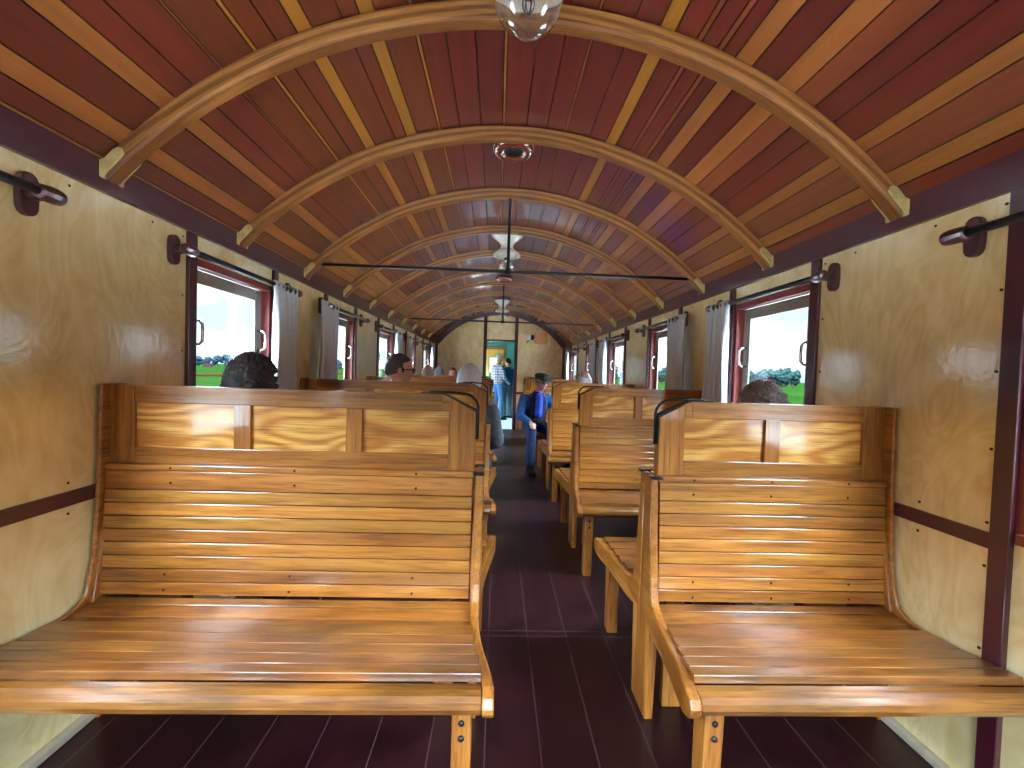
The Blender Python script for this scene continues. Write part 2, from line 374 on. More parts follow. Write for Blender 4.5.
# floor, ceiling, ends
MB().box(-WX-.1, WX+.1, Y0-.05, Y1+.06, -.06, 0).build('floor', floorm, kind='structure')
R_, O_, B_, M_, OO = S(134, 40, 26), S(206, 124, 56), S(138, 52, 22), S(170, 82, 44), S(212, 136, 44)
BO = [(-1.58, O_), (-1.53, R_), (-1.47, O_), (-1.41, R_), (-1.30, O_), (-1.24, R_), (-1.17, R_), (-1.068, O_), (-1.06, B_), (-.945, OO), (-.93, B_), (-.86, B_),
      (-.786, OO), (-.734, B_), (-.628, B_), (-.568, OO), (-.515, B_), (-.40, OO), (-.386, R_), (-.288, R_), (-.177, R_), (-.065, O_), (-.052, R_), (.061, R_),
      (.167, R_), (.262, O_), (.272, R_), (.394, R_), (.485, OO), (.54, R_), (.62, M_), (.64, R_), (.70, M_), (.72, R_), (.77, O_), (.837, R_), (.937, O_), (1.014, M_), (1.096, R_),
      (1.18, R_), (1.276, O_), (1.33, M_), (1.43, O_), (1.49, R_), (1.54, O_), (1.58, None)]
def build_ceiling():
    bm = bmesh.new(); cl = bm.loops.layers.float_color.new('board')
    cuts = [Y0, 3.04, 6.06, Y1+.05]
    rnd = random.Random(3)
    for si in range(3):
        ya, yb = cuts[si], cuts[si+1]
        for (s0, c), (s1, _) in zip(BO, BO[1:]):
            if si and s1-s0 > .04 and rnd.random() < .25: c = rnd.choice([R_, M_, B_, O_])
            v = (rnd.uniform(.85, 1.12) if s1-s0 > .02 else 1)*.47
            col = (c[0]*v, c[1]*v*rnd.uniform(.93, 1.08), c[2]*v, 1)
            g = .0022
            def P(sv, r, y): a = math.asin(2.08*math.sin(sv/2.08)/RC); return (r*math.sin(a), y, ZCC+r*math.cos(a))
            n = max(1, int((s1-s0)/.03))
            pts = [(s0, RC+.006), (s0+g, RC)] + [(s0+(s1-s0)*k/n, RC) for k in range(1, n)] + [(s1-g, RC), (s1, RC+.006)]
            for i in range(len(pts)-1):
                if i in (0, 1, len(pts)-2):      # the chamfers keep their own vertices so the board face stays flat
                    va, vb = {}, {}
                for j in (i, i+1):
                    if j not in va: va[j] = bm.verts.new(P(*pts[j], ya)); vb[j] = bm.verts.new(P(*pts[j], yb))
                f = bm.faces.new([va[i], va[i+1], vb[i+1], vb[i]])
                f.smooth = True
                k = .35 if i in (0, len(pts)-2) else 1
                for l in f.loops: l[cl] = (col[0]*k, col[1]*k, col[2]*k, 1)
    # outer roof skin
    for k in range(24):
        a0, a1 = -.87+1.74*k/24, -.87+1.74*(k+1)/24
        q = [bm.verts.new((2.0*math.sin(a), y, ZCC+2.0*math.cos(a))) for a, y in ((a0, Y0), (a1, Y0), (a1, Y1+.05), (a0, Y1+.05))]
        f = bm.faces.new(q)
        for l in f.loops: l[cl] = R_
    me = bpy.data.meshes.new('ceiling'); bm.to_mesh(me); bm.free()
    o = bpy.data.objects.new('ceiling', me); COL.objects.link(o); me.materials.append(ceilm); o['kind'] = 'structure'
build_ceiling()
def arc_poly(xa, xb, z0, n=24, r=RC+.03):
    top = []
    for k in range(n+1):
        x = xa+(xb-xa)*k/n; top.append((x, ZCC+math.sqrt(max(r*r-x*x, 0))))
    return [(xb, z0), (xa, z0)] + top
DX0, DX1, DZ = -.30, .30, 1.93            # doorway in the end wall
def end_wall(name, y, door):
    mb = MB()
    if door:
        mb.prism(arc_poly(-WX-.04, DX0, 0), 'y', y, y+.05); mb.prism(arc_poly(DX1, WX+.04, 0), 'y', y, y+.05); mb.prism(arc_poly(DX0, DX1, DZ), 'y', y, y+.05)
    else: mb.prism(arc_poly(-WX-.04, WX+.04, 0), 'y', y, y+.05)
    return mb.build(name, plym, kind='structure')
end_wall('wall_back', Y1, True)
ADDED_GLAZING = [(-1.2, -.5, .85, 1.75), (-.3, .3, .85, 1.95), (.5, 1.2, .85, 1.75)]      # unseen end wall glazing, added behind the viewer as a light source
mb = MB(); yy = Y0-.05
for a, b in ((-WX-.04, -1.2), (-.5, -.3), (.3, .5), (1.2, WX+.04)): mb.prism(arc_poly(a, b, 0), 'y', yy, yy+.05)
for a, b, c, d in ADDED_GLAZING: mb.prism(arc_poly(a, b, d), 'y', yy, yy+.05); mb.box(a, b, yy, yy+.05, 0, c)
mb.build('wall_front', plym, kind='structure')
for k, (a, b, c, d) in enumerate(ADDED_GLAZING):
    w_ = empty('window_%d' % (30+k), ((a+b)/2, Y0, 0)); w_['kind'] = 'structure'; h = (b-a)/2  # invented opening, there to let daylight in from behind
    m = MB(); m.box(-h, -h+.04, -.05, .02, c, d).box(h-.04, h, -.05, .02, c, d).box(-h+.04, h-.04, -.05, .02, c, c+.04).box(-h+.04, h-.04, -.05, .02, d-.04, d); m.build('window_frame', maroon_red, w_)
    MB().box(-h+.04, h-.04, -.02, -.016, c+.04, d-.04).build('glass_pane', glass, w_)
    ld = bpy.data.lights.new('daylight_portal', 'AREA'); ld.shape = 'RECTANGLE'; ld.size = b-a; ld.size_y = d-c; ld.cycles.is_portal = True
    lo = bpy.data.objects.new('daylight_portal', ld); COL.objects.link(lo); lo.location = ((a+b)/2, Y0-.12, (c+d)/2); lo.rotation_euler = (PI/2, 0, 0)
# maroon arch border and door posts on the end wall
mb = MB(); ring = []
pts_o, pts_i = [], []
for k in range(41):
    a = -.85+1.70*k/40
    pts_o.append((RC*1.005*math.sin(a), ZCC+RC*1.005*math.cos(a)))
    ri = RC-.075-.06*abs(a/.85)**2
    pts_i.append((ri*math.sin(a), ZCC+ri*math.cos(a)))
for k in range(40):
    mb.hexa([(pts_i[k][0], Y1-.025, pts_i[k][1]), (pts_i[k+1][0], Y1-.025, pts_i[k+1][1]), (pts_i[k+1][0], Y1, pts_i[k+1][1]), (pts_i[k][0], Y1, pts_i[k][1]),
             (pts_o[k][0], Y1-.025, pts_o[k][1]), (pts_o[k+1][0], Y1-.025, pts_o[k+1][1]), (pts_o[k+1][0], Y1, pts_o[k+1][1]), (pts_o[k][0], Y1, pts_o[k][1])])
trim(mb, bevel=0)
trim(MB().box(DX0-.07, DX0, Y1-.025, Y1+.05, 0, 2.44)); trim(MB().box(DX1, DX1+.07, Y1-.025, Y1+.05, 0, 2.44))
trim(MB().box(DX0, DX1, Y1-.02, Y1+.05, 1.895, DZ)); 
for a, b in ((-WX, DX0-.07), (DX1+.07, WX)):
    trim(MB().box(a, b, Y1-.018, Y1, .77, .82)); trim(MB().box(a, b, Y1-.010, Y1, 0, .77), pinkw)
for s in (-1, 1): trim(MB().box(min(s*1.40, s*1.34), max(s*1.40, s*1.34), Y1-.02, Y1, 0, 1.9))

# ribs
def make_rib():
    mb = MB(); rings = []
    A = math.asin(1.405/(RR+.01)); n = 48
    w, c = .029, .008
    for k in range(n+1):
        a = -A+2*A*k/n; sx, cz = math.sin(a), math.cos(a)
        def P(r, y): return ((RR+r)*sx, y, ZC+(RR+r)*cz)
        rings.append([P(0, -w+c), P(0, w-c), P(c, w), P(.06, w), P(.063, -w), P(c, -w)])
    mb.loft(rings, rnd=(.5, .5, .3, 1))
    r = mb.build('ceiling_rib', ribw, bevel=0)
    ga = r.data.attributes.new('arc', 'FLOAT_VECTOR', 'POINT')      # position along and across the bent timber, for its grain
    for i, v in enumerate(r.data.vertices):
        q = v.co; ga.data[i].vector = (math.atan2(q.x, q.z-ZC)*RR, q.y, math.hypot(q.x, q.z-ZC)-RR)
    for s in (-1, 1):
        g = MB()
        for yy in (-w-.009, w+.001):
            
            poly = [(s*1.330, 1.925), (s*1.345, 1.906), (s*1.385, 1.863), (s*1.403, 1.838), (s*1.425, 1.828), (s*1.436, 1.845), (s*1.436, 1.900), (s*1.414, 1.910), (s*1.397, 1.906), (s*1.368, 1.938), (s*1.352, 1.948), (s*1.336, 1.943)]
            if s < 0: poly = poly[::-1]
            g.prism(poly, 'y', yy, yy+.008)
        g.box(min(s*1.398, s*1.408), max(s*1.398, s*1.408), -.046, .046, 1.842, 1.90)
        gb = g.build('end_bracket', brass, r, bevel=.005)
        for (px, pz) in ((1.350, 1.926), (1.378, 1.896), (1.408, 1.862)):
            for yy in (-w-.0085,):
                b = MB(); rings = [[(s*px+rr*math.cos(2*PI*q/10), yy-dy, pz+rr*math.sin(2*PI*q/10)) for q in range(10)] for rr, dy in ((.008, 0), (.008, .004), (.004, .007))]
                b.loft(rings)
            b.build('bolt', brass, gb, smooth=True)
    return r
RIBY = [1.515+.742*i for i in range(10)]
ordn = ['nearest', 'second', 'third', 'fourth', 'fifth', 'sixth', 'seventh', 'eighth', 'ninth', 'farthest']
extra = ['behind the glass lamp globe', 'just before the dark ceiling rose', 'carrying the first black tie rod', 'just before the second white lamp', 'just behind the second white lamp',
         'just before the small distant ceiling rose', 'carrying the second black tie rod', 'just beyond the second tie rod', 'beside the farthest white lamp', 'closest to the end wall arch']
rib = make_rib()
for i, y in enumerate(RIBY):
    o = rib if i == 0 else copy_tree(rib)
    o.location = (0, y, 0)
    tag(o, 'oak ceiling rib, %s of ten, %s' % (ordn[i], extra[i]), 'ceiling rib', 'oak ribs arching over the coach')

# tie rods
def tie(y, label):
    mb = MB(); mb.tube([(-1.40, y, 1.945), (1.40, y, 1.945)], .0115, 12)
    for s in (-1, 1):
        mb.tube([(s*1.41, y, 1.945), (s*1.36, y, 1.945)], .017, 12)
        mb.tube([(s*1.405, y, 1.925), (s*1.405, y, 1.99)], .010, 8)
    r = mb.build('tie_rod', iron, smooth=True)
    v = MB(); v.tube([(0, y, 1.93), (0, y, 2.458)], .011, 12); v.lathe([(.0, -.02), (.02, -.02), (.02, .02), (0, .02)], (0, y, 1.945), 14)
    v.build('hanger_rod', iron, r, smooth=False)
    tag(r, label, 'tie rod', 'black tie rods under the ribs')
tie(2.999, 'nearer thin black iron tie rod crossing the coach under the third rib')
tie(5.967, 'farther thin black iron tie rod crossing the coach near the end wall')

# ------------------------------------------------------------------ windows
def make_window():
    r = empty('window_0')
    # local: x = outward, y along coach, z up ; inner wall plane at x=0
    fb = MB()
    for (a, b) in ((-.34, -.30), (.30, .34)): fb.box(.0, .06, a, b, WB, WT)
    fb.box(0, .06, -.30, .30, WT-.035, WT); fb.box(-.03, .10, -.30, .30, WB, WB+.03)
    f = fb.build('window_frame', maroon_red, r, bevel=.003); f['kind'] = 'structure'
    sb = MB()
    for (a, b) in ((-.298, -.235), (.235, .298)): sb.box(.045, .054, a, b, WB+.03, WT-.036)
    sb.box(.045, .054, -.235, .235, WT-.10, WT-.036); sb.box(.045, .054, -.235, .235, WB+.03, WB+.09)
    sb.build('sash', alu, r, bevel=.003)
    MB().box(.047, .051, -.236, .236, WB+.088, WT-.098).build('glass_pane', glass, r)
    for s in (-1, 1):
        h = MB(); y = s*.262
        pts = [(.045, y, 1.315), (.015, y, 1.315), (.002, y, 1.33), (0, y, 1.37), (.002, y, 1.41), (.015, y, 1.425), (.045, y, 1.425)]
        h.tube(pts, .007, 8)
        h.build('pull_handle', chrome, r, smooth=True)
    return r
proto = make_window(); wk = 0
for s in (-1, 1):
    for w in WIN:
        wk += 1
        o = proto if wk == 1 else copy_tree(proto)
        o.name = 'window_%d' % wk; o['kind'] = 'structure'
        o.location = (s*WX, w, 0); o.rotation_euler = (0, 0, 0 if s > 0 else PI)
        # daylight portal in the opening
        ld = bpy.data.lights.new('daylight_portal', 'AREA'); ld.shape = 'RECTANGLE'; ld.size = .8; ld.size_y = .58
        ld.cycles.is_portal = True
        lo = bpy.data.objects.new('daylight_portal', ld); COL.objects.link(lo)
        lo.location = (s*(WX+.12), w, 1.25); lo.rotation_euler = (0, s*PI/2, 0)

# curtain rods with their turned end blocks
def make_rod():
    mb = MB(); mb.tube([(.075, -.485, 1.695), (.075, .52, 1.695)], .013, 12)
    r = mb.build('curtain_rod', gun, smooth=True)
    for y in (-.455, .49):
        b = MB()
        pl = []
        for k in range(16):
            a = 2*PI*k/16; pl.append((y+.026*math.cos(a)*(1 if abs(math.cos(a)) < .9 else 1), 1.695+(.062+.0)*math.copysign(abs(math.sin(a))**.45, math.sin(a))))
        b.prism(pl, 'x', .0, .022)
        b.tube([(.02, y, 1.695), (.05, y, 1.695)], .018, 12)
        rings = []
        for t, rr in ((-.035, .012), (-.03, .021), (-.01, .024), (.01, .024), (.03, .021), (.035, .012)): rings.append([(.075+rr*math.cos(2*PI*q/12), y+t, 1.695+rr*math.sin(2*PI*q/12)) for q in range(12)])
        b.loft(rings)
        b.build('end_block', blockw, r, bevel=.004)
    return r
def make_curtain(w):
    mb = MB(); rows = []; n = 64
    for j in range(15):
        z = 1.715-.93*j/14; row = []
        for k in range(n+1):
            t = k/n; fl = .6+.4*min(1, j/3)
            ww = w*(1-.10*math.sin(PI*min(1, j/14*1.1)))
            y = (t-.5)*ww + .004*math.sin(5*t*6+j*.4)
            x = .075 + .024*fl*math.sin(2*PI*5.5*t+.25*math.sin(j*.5)) + .006*math.sin(9*t+j*.35)
            row.append((x, y, z))
        rows.append(row)
    inner = [[(p[0]+.003, p[1], p[2]) for p in r] for r in rows]
    rings = [a + b[::-1] for a, b in zip(rows, inner)]
    mb.loft(rings)
    c = mb.build('curtain', curtm, smooth=True)
    for q in range(5):
        h = MB()
        y = (-.5+(q+.5)/5)*w
        h.tube([(.075+.017*math.cos(a), y, 1.695+.019*math.sin(a)) for a in [2*PI*i/12 for i in range(13)]], .0022, 6)
        h.build('curtain_ring', gun, c, smooth=True)
    return c
rodp = make_rod(); curp = make_curtain(.27)
rn = 0
place = {0: 'nearest', 1: 'second', 2: 'third', 3: 'fourth', 4: 'farthest'}
for s in (-1, 1):
    side = 'left' if s < 0 else 'right'
    for i, w in enumerate([.77]+WIN[2:]):
        o = rodp if rn == 0 else copy_tree(rodp); rn += 1
        o.location = (s*(WX), w, 0)
        o.scale = (-s, 1, 1)
        near = i == 0
        lb = ('dark curtain rod end on a maroon block at the very %s edge of the picture' % side) if near else 'dark metal curtain rod on maroon blocks over the %s window of the %s wall' % (place[i-1], side)
        tag(o, lb, 'curtain rod', 'curtain rods over the windows')
    for i, w in enumerate(WIN[2:]):
        c = curp if (s < 0 and i == 0) else copy_tree(curp)
        dy = (.33 if s < 0 else .38) if i % 2 == 0 else -.45
        c.location = (s*WX, w+dy, 0)
        c.scale = (-s, 1 if i % 2 == 0 else 1.15, 1)
        tag(c, 'pale gathered curtain drawn to the %s side of the %s window of the %s wall' % ('far' if i % 2 == 0 else 'near', place[i], side), 'curtain', 'pale curtains at the windows')

# ------------------------------------------------------------------ benches
SEAT = [(-.072, .425), (-.10, .412), (-.15, .402), (-.205, .398), (-.26, .400), (-.315, .406), (-.37, .414), (-.425, .424), (-.468, .430)]
def make_bench(W, muntins, two_sided=True, yoff=0):
    root = empty('train_bench')
    sides = (1, -1) if two_sided else (1,)
    # headrest frame: rails, stiles, muntins, panels
    t = .02
    fr = MB(); stw = (.004, .095); sta = (W-.13, W-.035)
    ch = (W-.155, W-.035)
    fr.box(stw[1], ch[0], -t, t, 1.085, 1.145)
    fr.hexa([(ch[0]+.0002, -t, 1.085), (sta[0], -t, 1.085), (sta[0], t, 1.085), (ch[0], t, 1.085), (ch[0], -t, 1.145), (sta[0], -t, 1.136), (sta[0], t, 1.136), (ch[0], t, 1.145)])
    fr.build('headrest_rail', oakx, root, bevel=.002)
    fr = MB(); fr.box(stw[1], sta[0], -t, t, .872, .928)
    fr.build('headrest_rail', oakx, root, bevel=.002)
    st = MB(); st.box(*stw, -t-.001, t+.001, .872, 1.145); st.build('headrest_stile', oakz, root, bevel=.002)
    st = MB()
    st.hexa([(sta[0], -t-.001, .872), (sta[1], -t-.001, .872), (sta[1], t+.001, .872), (sta[0], t+.001, .872),
             (sta[0], -t-.001, 1.135), (sta[1], -t-.001, 1.085), (sta[1], t+.001, 1.085), (sta[0], t+.001, 1.135)])
    st.build('headrest_stile', oakz, root, bevel=.002)
    for a in muntins: MB().box(a, a+.058, -t-.0005, t+.0005, .928, 1.085).build('headrest_stile', oakz, root, bevel=.002)
    xs = [stw[1]]+[v for a in muntins for v in (a, a+.058)]+[sta[0]]
    for k in range(0, len(xs), 2):
        p = MB(); p.box(xs[k]-.002, xs[k+1]+.002, -.010, .010, .926, 1.087); p.build('headrest_panel', pine, root)
    for sg in sides:
        Yf = lambda y: sg*y
        # ledge strip and backrest slats
        sl = MB()
        def slab(p0, p1, th, x0, x1, rnd=None):
            (ya, za), (yb, zb) = p0, p1
            d = math.hypot(yb-ya, zb-za); ny, nz_ = (zb-za)/d, -(yb-ya)/d
            if ny > 0 or (abs(ny) < 1e-6 and nz_ < 0): ny, nz_ = -ny, -nz_
            pts = []
            for x in (x0, x1):
                for (py, pz) in ((ya, za), (yb, zb), (yb-ny*th, zb-nz_*th), (ya-ny*th, za-nz_*th)):
                    pts.append((x, Yf(py), pz))
            sl.hexa(pts, rnd)
        sl.box(.018, W-.032, min(Yf(-.045), Yf(-.008)), max(Yf(-.045), Yf(-.008)), .852, .872)
        back = [(-.040, .850), (-.072, .428)]
        hs = [.066]+[.0445]*8
        L = .422; z = 0.0
        tot = sum(hs); hs = [h*L/tot for h in hs]
        for h in hs:
            a, b = z/L, (z+h-.0030)/L
            P = lambda q: (back[0][0]+(back[1][0]-back[0][0])*q, back[0][1]+(back[1][1]-back[0][1])*q)
            slab(P(a), P(b), .016, .018, W-.038); z += h
        sl.build('backrest', oakx, root, bevel=.0022)
        # seat slats
        sl = MB()
        for p, q in zip(SEAT, SEAT[1:]):
            d = math.hypot(q[0]-p[0], q[1]-p[1]); g = .0022/d
            slab((p[0]+(q[0]-p[0])*g, p[1]+(q[1]-p[1])*g), q, .022, .014, W-.027+.055*max(0, min(1, (-q[0]-.14)/.34))**1.4*.92)
        nose = [(-.468, .430), (-.492, .430), (-.506, .425), (-.516, .414), (-.520, .400), (-.517, .387), (-.507, .378), (-.49, .375), (-.470, .378)]
        nose = [(p[0]-.002, p[1]) for p in nose]
        rings = []
        for x in (.014, .02, W*.5, W+.01, W+.024):
            fl = 0 if x < W-.1 else .0
            rings.append([(x, Yf(y), z_) for y, z_ in nose])
        sl.loft(rings)
        sl.build('seat', seatx, root, bevel=.0025)
        # curved end boards
        for end in (0, 1):
            eb = MB(); rings = []
            top = [(-.052, .872), (-.062, .74), (-.074, .60), (-.088, .49), (-.106, .438), (-.15, .415), (-.205, .410), (-.26, .412), (-.32, .420), (-.38, .430), (-.44, .436), (-.49, .437), (-.516, .425), (-.526, .405)]
            bot = [(-.012, .872), (-.012, .74), (-.012, .60), (-.012, .46), (-.02, .36), (-.10, .335), (-.17, .33), (-.24, .335), (-.30, .342), (-.36, .35), (-.42, .356), (-.48, .362), (-.510, .372), (-.524, .39)]
            if not end:          # against the wall the board rises to the headrest top
                top = [(-.052, 1.147), (-.057, .90), (-.066, .70), (-.078, .55), (-.094, .475)] + top[4:]
                bot = [(-.004, 1.147), (-.004, .90), (-.012, .70), (-.012, .55), (-.012, .46)] + bot[4:]
            for (a, b) in zip(top, bot):
                if end:
                    fl = .055*max(0, min(1, (-a[0]-.14)/.34))**1.4; xa, xb = W-.028+fl*.97, W+fl
                else: xa, xb = 0.0, .014
                rings.append([(xa, Yf(a[0]), a[1]), (xb, Yf(a[0]), a[1]), (xb, Yf(b[0]), b[1]), (xa, Yf(b[0]), b[1])])
            eb.loft(rings, rnd=(.4, .2, random.random(), 1))
            eb.build('end_board', oaky, root, bevel=.005)
        # front legs
        for (xa, xb) in ((W-.05, W+.0),):
            lg = MB(); ya, yb = sorted((Yf(-.495), Yf(-.43))); yc, yd = sorted((Yf(-.480), Yf(-.43)))
            lg.hexa([(xa, yc, 0), (xb, yc, 0), (xb, yd, 0), (xa, yd, 0), (xa, ya, .376), (xb, ya, .376), (xb, yb, .376), (xa, yb, .376)], rnd=(.2, .1, .2, 1))
            l = lg.build('leg', oakz, root, bevel=.004)
            for z_ in (.345, .305):
                bb = MB()
                yy = Yf(-.4935+.000)
                bb.loft([[((xa+xb)/2+rr*math.cos(2*PI*q/10), yy-sg*dy, z_+rr*math.sin(2*PI*q/10)) for q in range(10)] for rr, dy in ((.008, -.004), (.008, .003), (.004, .006))])
                bb.build('bolt', gun, l, smooth=True)
        # clip plate at the seat corner
        cp = MB(); cp.box(W-.036, W+.002, *sorted((Yf(-.076), Yf(-.050))), .868, .876)
        cp.build('clip_plate', gun, root, bevel=.001)
        for q in (.18, .5, .82):
            for z_, y_ in ((.81, -.0433), (.862, -.0452), (.50, -.0669), (.447, -.0708)):
                x = W*q; sc = MB()
                sc.loft([[(x+rr*math.cos(2*PI*k/8), Yf(y_-dy), z_+rr*math.sin(2*PI*k/8)) for k in range(8)] for rr, dy in ((.0045, -.002), (.0045, .0006), (.002, .0012))])
                sc.build('screw', screwm, root)
    # A-shaped support boards
    half = .5
    for (xa, xb) in ((0.0, .03), (W-.036, W)):
        lo_ = -.012 if not two_sided else -.082
        sb = MB()
        if two_sided: poly = [(-.072, 0), (.072, 0), (.095, .42), (.012, .868), (-.012, .868), (-.095, .42)]
        else: poly = [(-.07, 0), (.02, 0), (.02, .868), (-.012, .868), (-.012, .42)]
        sb.prism(poly, 'x', xa+.002, xb-.002, rnd=(.35, .15, .4, 1)); sb.build('support_board', oakz, root, bevel=.004)
    if two_sided:
        sb = MB(); sb.box(W-.16, W-.09, -.015, .015, 0, .40); sb.build('centre_post', oakz, root, bevel=.004)
        cb = MB(); cb.box(.03, W-.036, -.02, .02, .30, .37); cb.build('stretcher', oakx, root, bevel=.003)
    # iron grab handle with flat brace
    hb = MB(); X = W-.035
    arc = [(X-.17, 0, 1.150), (X-.10, 0, 1.152), (X-.045, 0, 1.148)]
    for k in range(1, 8):
        a = PI/2*(1-k/8); arc.append((X-.045+.053*math.cos(a), 0, 1.092+.056*math.sin(a)))
    arc += [(X+.008, 0, 1.07), (X+.008, 0, 1.03), (X+.008, 0, .985)]
    hb.tube(arc, .0052, 10)
    h = hb.build('grab_handle', gun, root, smooth=True)
    br = MB(); d = .004
    br.hexa([(X-.20, -.015, 1.146), (X-.118, -.015, 1.146), (X-.118, .015, 1.146), (X-.20, .015, 1.146), (X-.20, -.015, 1.150), (X-.116, -.015, 1.150), (X-.116, .015, 1.150), (X-.20, .015, 1.150)])
    br.hexa([(X-.120, -.015, 1.145), (X+.004, -.015, 1.087), (X+.004, .015, 1.087), (X-.120, .015, 1.145), (X-.118, -.015, 1.151), (X+.008, -.015, 1.092), (X+.008, .015, 1.092), (X-.118, .015, 1.151)])
    br.box(X, X+.005, -.015, .015, .985, 1.092)
    br.build('flat_brace', gun, h)
    return root
bl = make_bench(1.32, [.435, .825])
br_ = make_bench(.90, [.41])
NB = 5; BY = [1.53+1.47*i for i in range(NB)]
lab = {('l', 0): 'long varnished slatted wooden bench filling the left foreground', ('l', 1): 'left side slatted bench second from the camera, with two heads leaning over its back',
       ('l', 2): 'left side slatted bench third from the camera, beside the grey trousered leg', ('l', 3): 'left side slatted bench fourth from the camera', ('l', 4): 'left side slatted bench fifth from the camera',
       ('r', 0): 'shorter varnished slatted wooden bench in the right foreground', ('r', 1): 'right side slatted bench second from the camera, by the aisle', ('r', 2): 'right side slatted bench third from the camera, partly hiding the man in the cap',
       ('r', 3): 'right side slatted bench fourth from the camera, the man in the cap sitting on it', ('r', 4): 'right side slatted bench fifth from the camera, just before the end wall seat'}
for i, y in enumerate(BY):
    for sd, pr in (('l', bl), ('r', br_)):
        o = pr if i == 0 else copy_tree(pr)
        if sd == 'l': o.location = (-1.41, y, 0)
        else: o.location = (1.41, y, 0); o.scale = (-1, 1, 1)
        tag(o, lab[(sd, i)], 'bench', 'back to back slatted benches')
for sd in 'lr':
    o = make_bench(1.02 if sd == 'l' else .90, [.41], two_sided=False)
    o.location = (-1.41 if sd == 'l' else 1.41, Y1-.03, 0)
    if sd == 'r': o.scale = (-1, 1, 1)
    tag(o, 'slatted wooden bench standing against the end wall, %s of the doorway' % ('left' if sd == 'l' else 'right'), 'bench', 'benches against the end wall')

# ------------------------------------------------------------------ lamps, ceiling roses
def make_lamp():
    r = empty('ceiling_lamp')
    m = MB(); m.lathe([(0, .0), (.15, 0), (.155, -.012), (.148, -.028), (0, -.03)], n=36); m.build('mounting_block', blockw, r, smooth=False, bevel=.003)
    c = MB(); c.lathe([(.0, -.030), (.142, -.03), (.146, -.04), (.12, -.062), (.085, -.088), (.062, -.115), (.055, -.14), (.062, -.15), (.055, -.16), (0, -.16)], n=40); c.build('canopy', white, r, smooth=True)
    s = MB()
    sc = lambda u, rr, z: 1+(.05*abs(math.sin(u*PI*12)) if rr > .10 else 0)
    s.lathe([(.05, -.155), (.066, -.165), (.085, -.172), (.104, -.19), (.120, -.212), (.124, -.222), (.119, -.221), (.10, -.197), (.08, -.181), (.05, -.17)], n=96, fn=sc)
    s.build('scalloped_shade', white, r, smooth=True)
    b = MB(); b.lathe([(.0, -.175), (.086, -.18), (.09, -.196), (.07, -.222), (.042, -.236), (0, -.24)], n=32); b.build('reflector', white, r, smooth=True)
    g = MB(); g.lathe([(.092, -.20), (.098, -.225), (.099, -.26), (.093, -.30), (.078, -.338), (.055, -.366), (.028, -.383), (0.0, -.388)], n=40)
    g.build('glass_globe', globe_glass, r, smooth=True)
    k = MB(); k.lathe([(0, -.23), (.022, -.23), (.024, -.27), (.016, -.285), (0, -.286)], n=16)
    for q in range(3):
        a = q*PI/3
        k.tube([(.016*math.cos(a)*math.cos(t), .016*math.sin(a)*math.cos(t), -.305-.026*math.sin(t)) for t in [2*PI*i/14 for i in range(15)]], .0016, 6)
    k.build('bulb_holder', iron, r, smooth=True)
    return r
lp = make_lamp()
for i, (y, lb) in enumerate(((1.15, 'clear glass globe ceiling lamp with scalloped white shade, cut off by the top edge'), (3.9, 'white ceiling lamp with flared canopy and glass globe behind the nearer tie rod'),
                             (7.45, 'small distant white ceiling lamp over the end doorway'))):
    o = lp if i == 0 else copy_tree(lp); o.location = (0, y, ZCC+RC-.002); tag(o, lb, 'lamp', 'ceiling lamps down the centre line')
def make_rose():
    m = MB(); m.lathe([(0, 0), (.108, 0), (.117, -.008), (.117, -.034), (.106, -.048), (.080, -.055), (.064, -.050), (.054, -.036), (0, -.036)], n=40)
    r = m.build('ceiling_rose', plain('polished_red_brown_rose', S(110, 44, 30), rough=.2, coat=1), smooth=True)
    h = MB(); h.lathe([(0, -.034), (.052, -.034), (.054, -.040), (.048, -.044), (.040, -.040), (0, -.038)], n=28); h.build('vent_mesh', iron, r, smooth=True)
    return r
ro = make_rose()
for i, (y, lb) in enumerate(((2.42, 'round polished brown ceiling rose with dark centre, between the second and third ribs'), (5.75, 'small distant round brown ceiling rose beyond the nearer tie rod'))):
    o = ro if i == 0 else copy_tree(ro); o.location = (0, y, ZCC+RC-.002); tag(o, lb, 'ceiling rose', 'round ceiling ventilator roses')

# things on the end wall
o = MB().box(.73, 1.0, Y1-.10, Y1-.001, 1.87, 2.11).build('wall_box', pinkw, bevel=.004); tag(o, 'square plywood box mounted high on the end wall, right of the doorway', 'box')
r = MB().tube([(.73, Y1-.04, 2.0), (.63, Y1-.04, 2.0), (.61, Y1-.06, 1.98)], .012, 8).build('wall_light', blockw, smooth=True)
MB().lathe([(0, .06), (.05, .06), (.055, .05), (.055, -.02), (.04, -.06), (0, -.06)], (.59, Y1-.07, 2.0), 18).build('lamp_shade', white, r, smooth=True)
MB().tube([(.59, Y1-.07, 1.94), (.57, Y1-.07, 1.90), (.54, Y1-.06, 1.885)], .01, 8).build('bracket_arm', iron, r, smooth=True)
MB().lathe([(0, .05), (.035, .05), (.035, -.05), (0, -.05)], (.67, Y1-.04, 2.0), 14).build('wall_plate', iron, r)
tag(r, 'small white lamp on a dark arm beside the plywood box on the end wall', 'lamp')

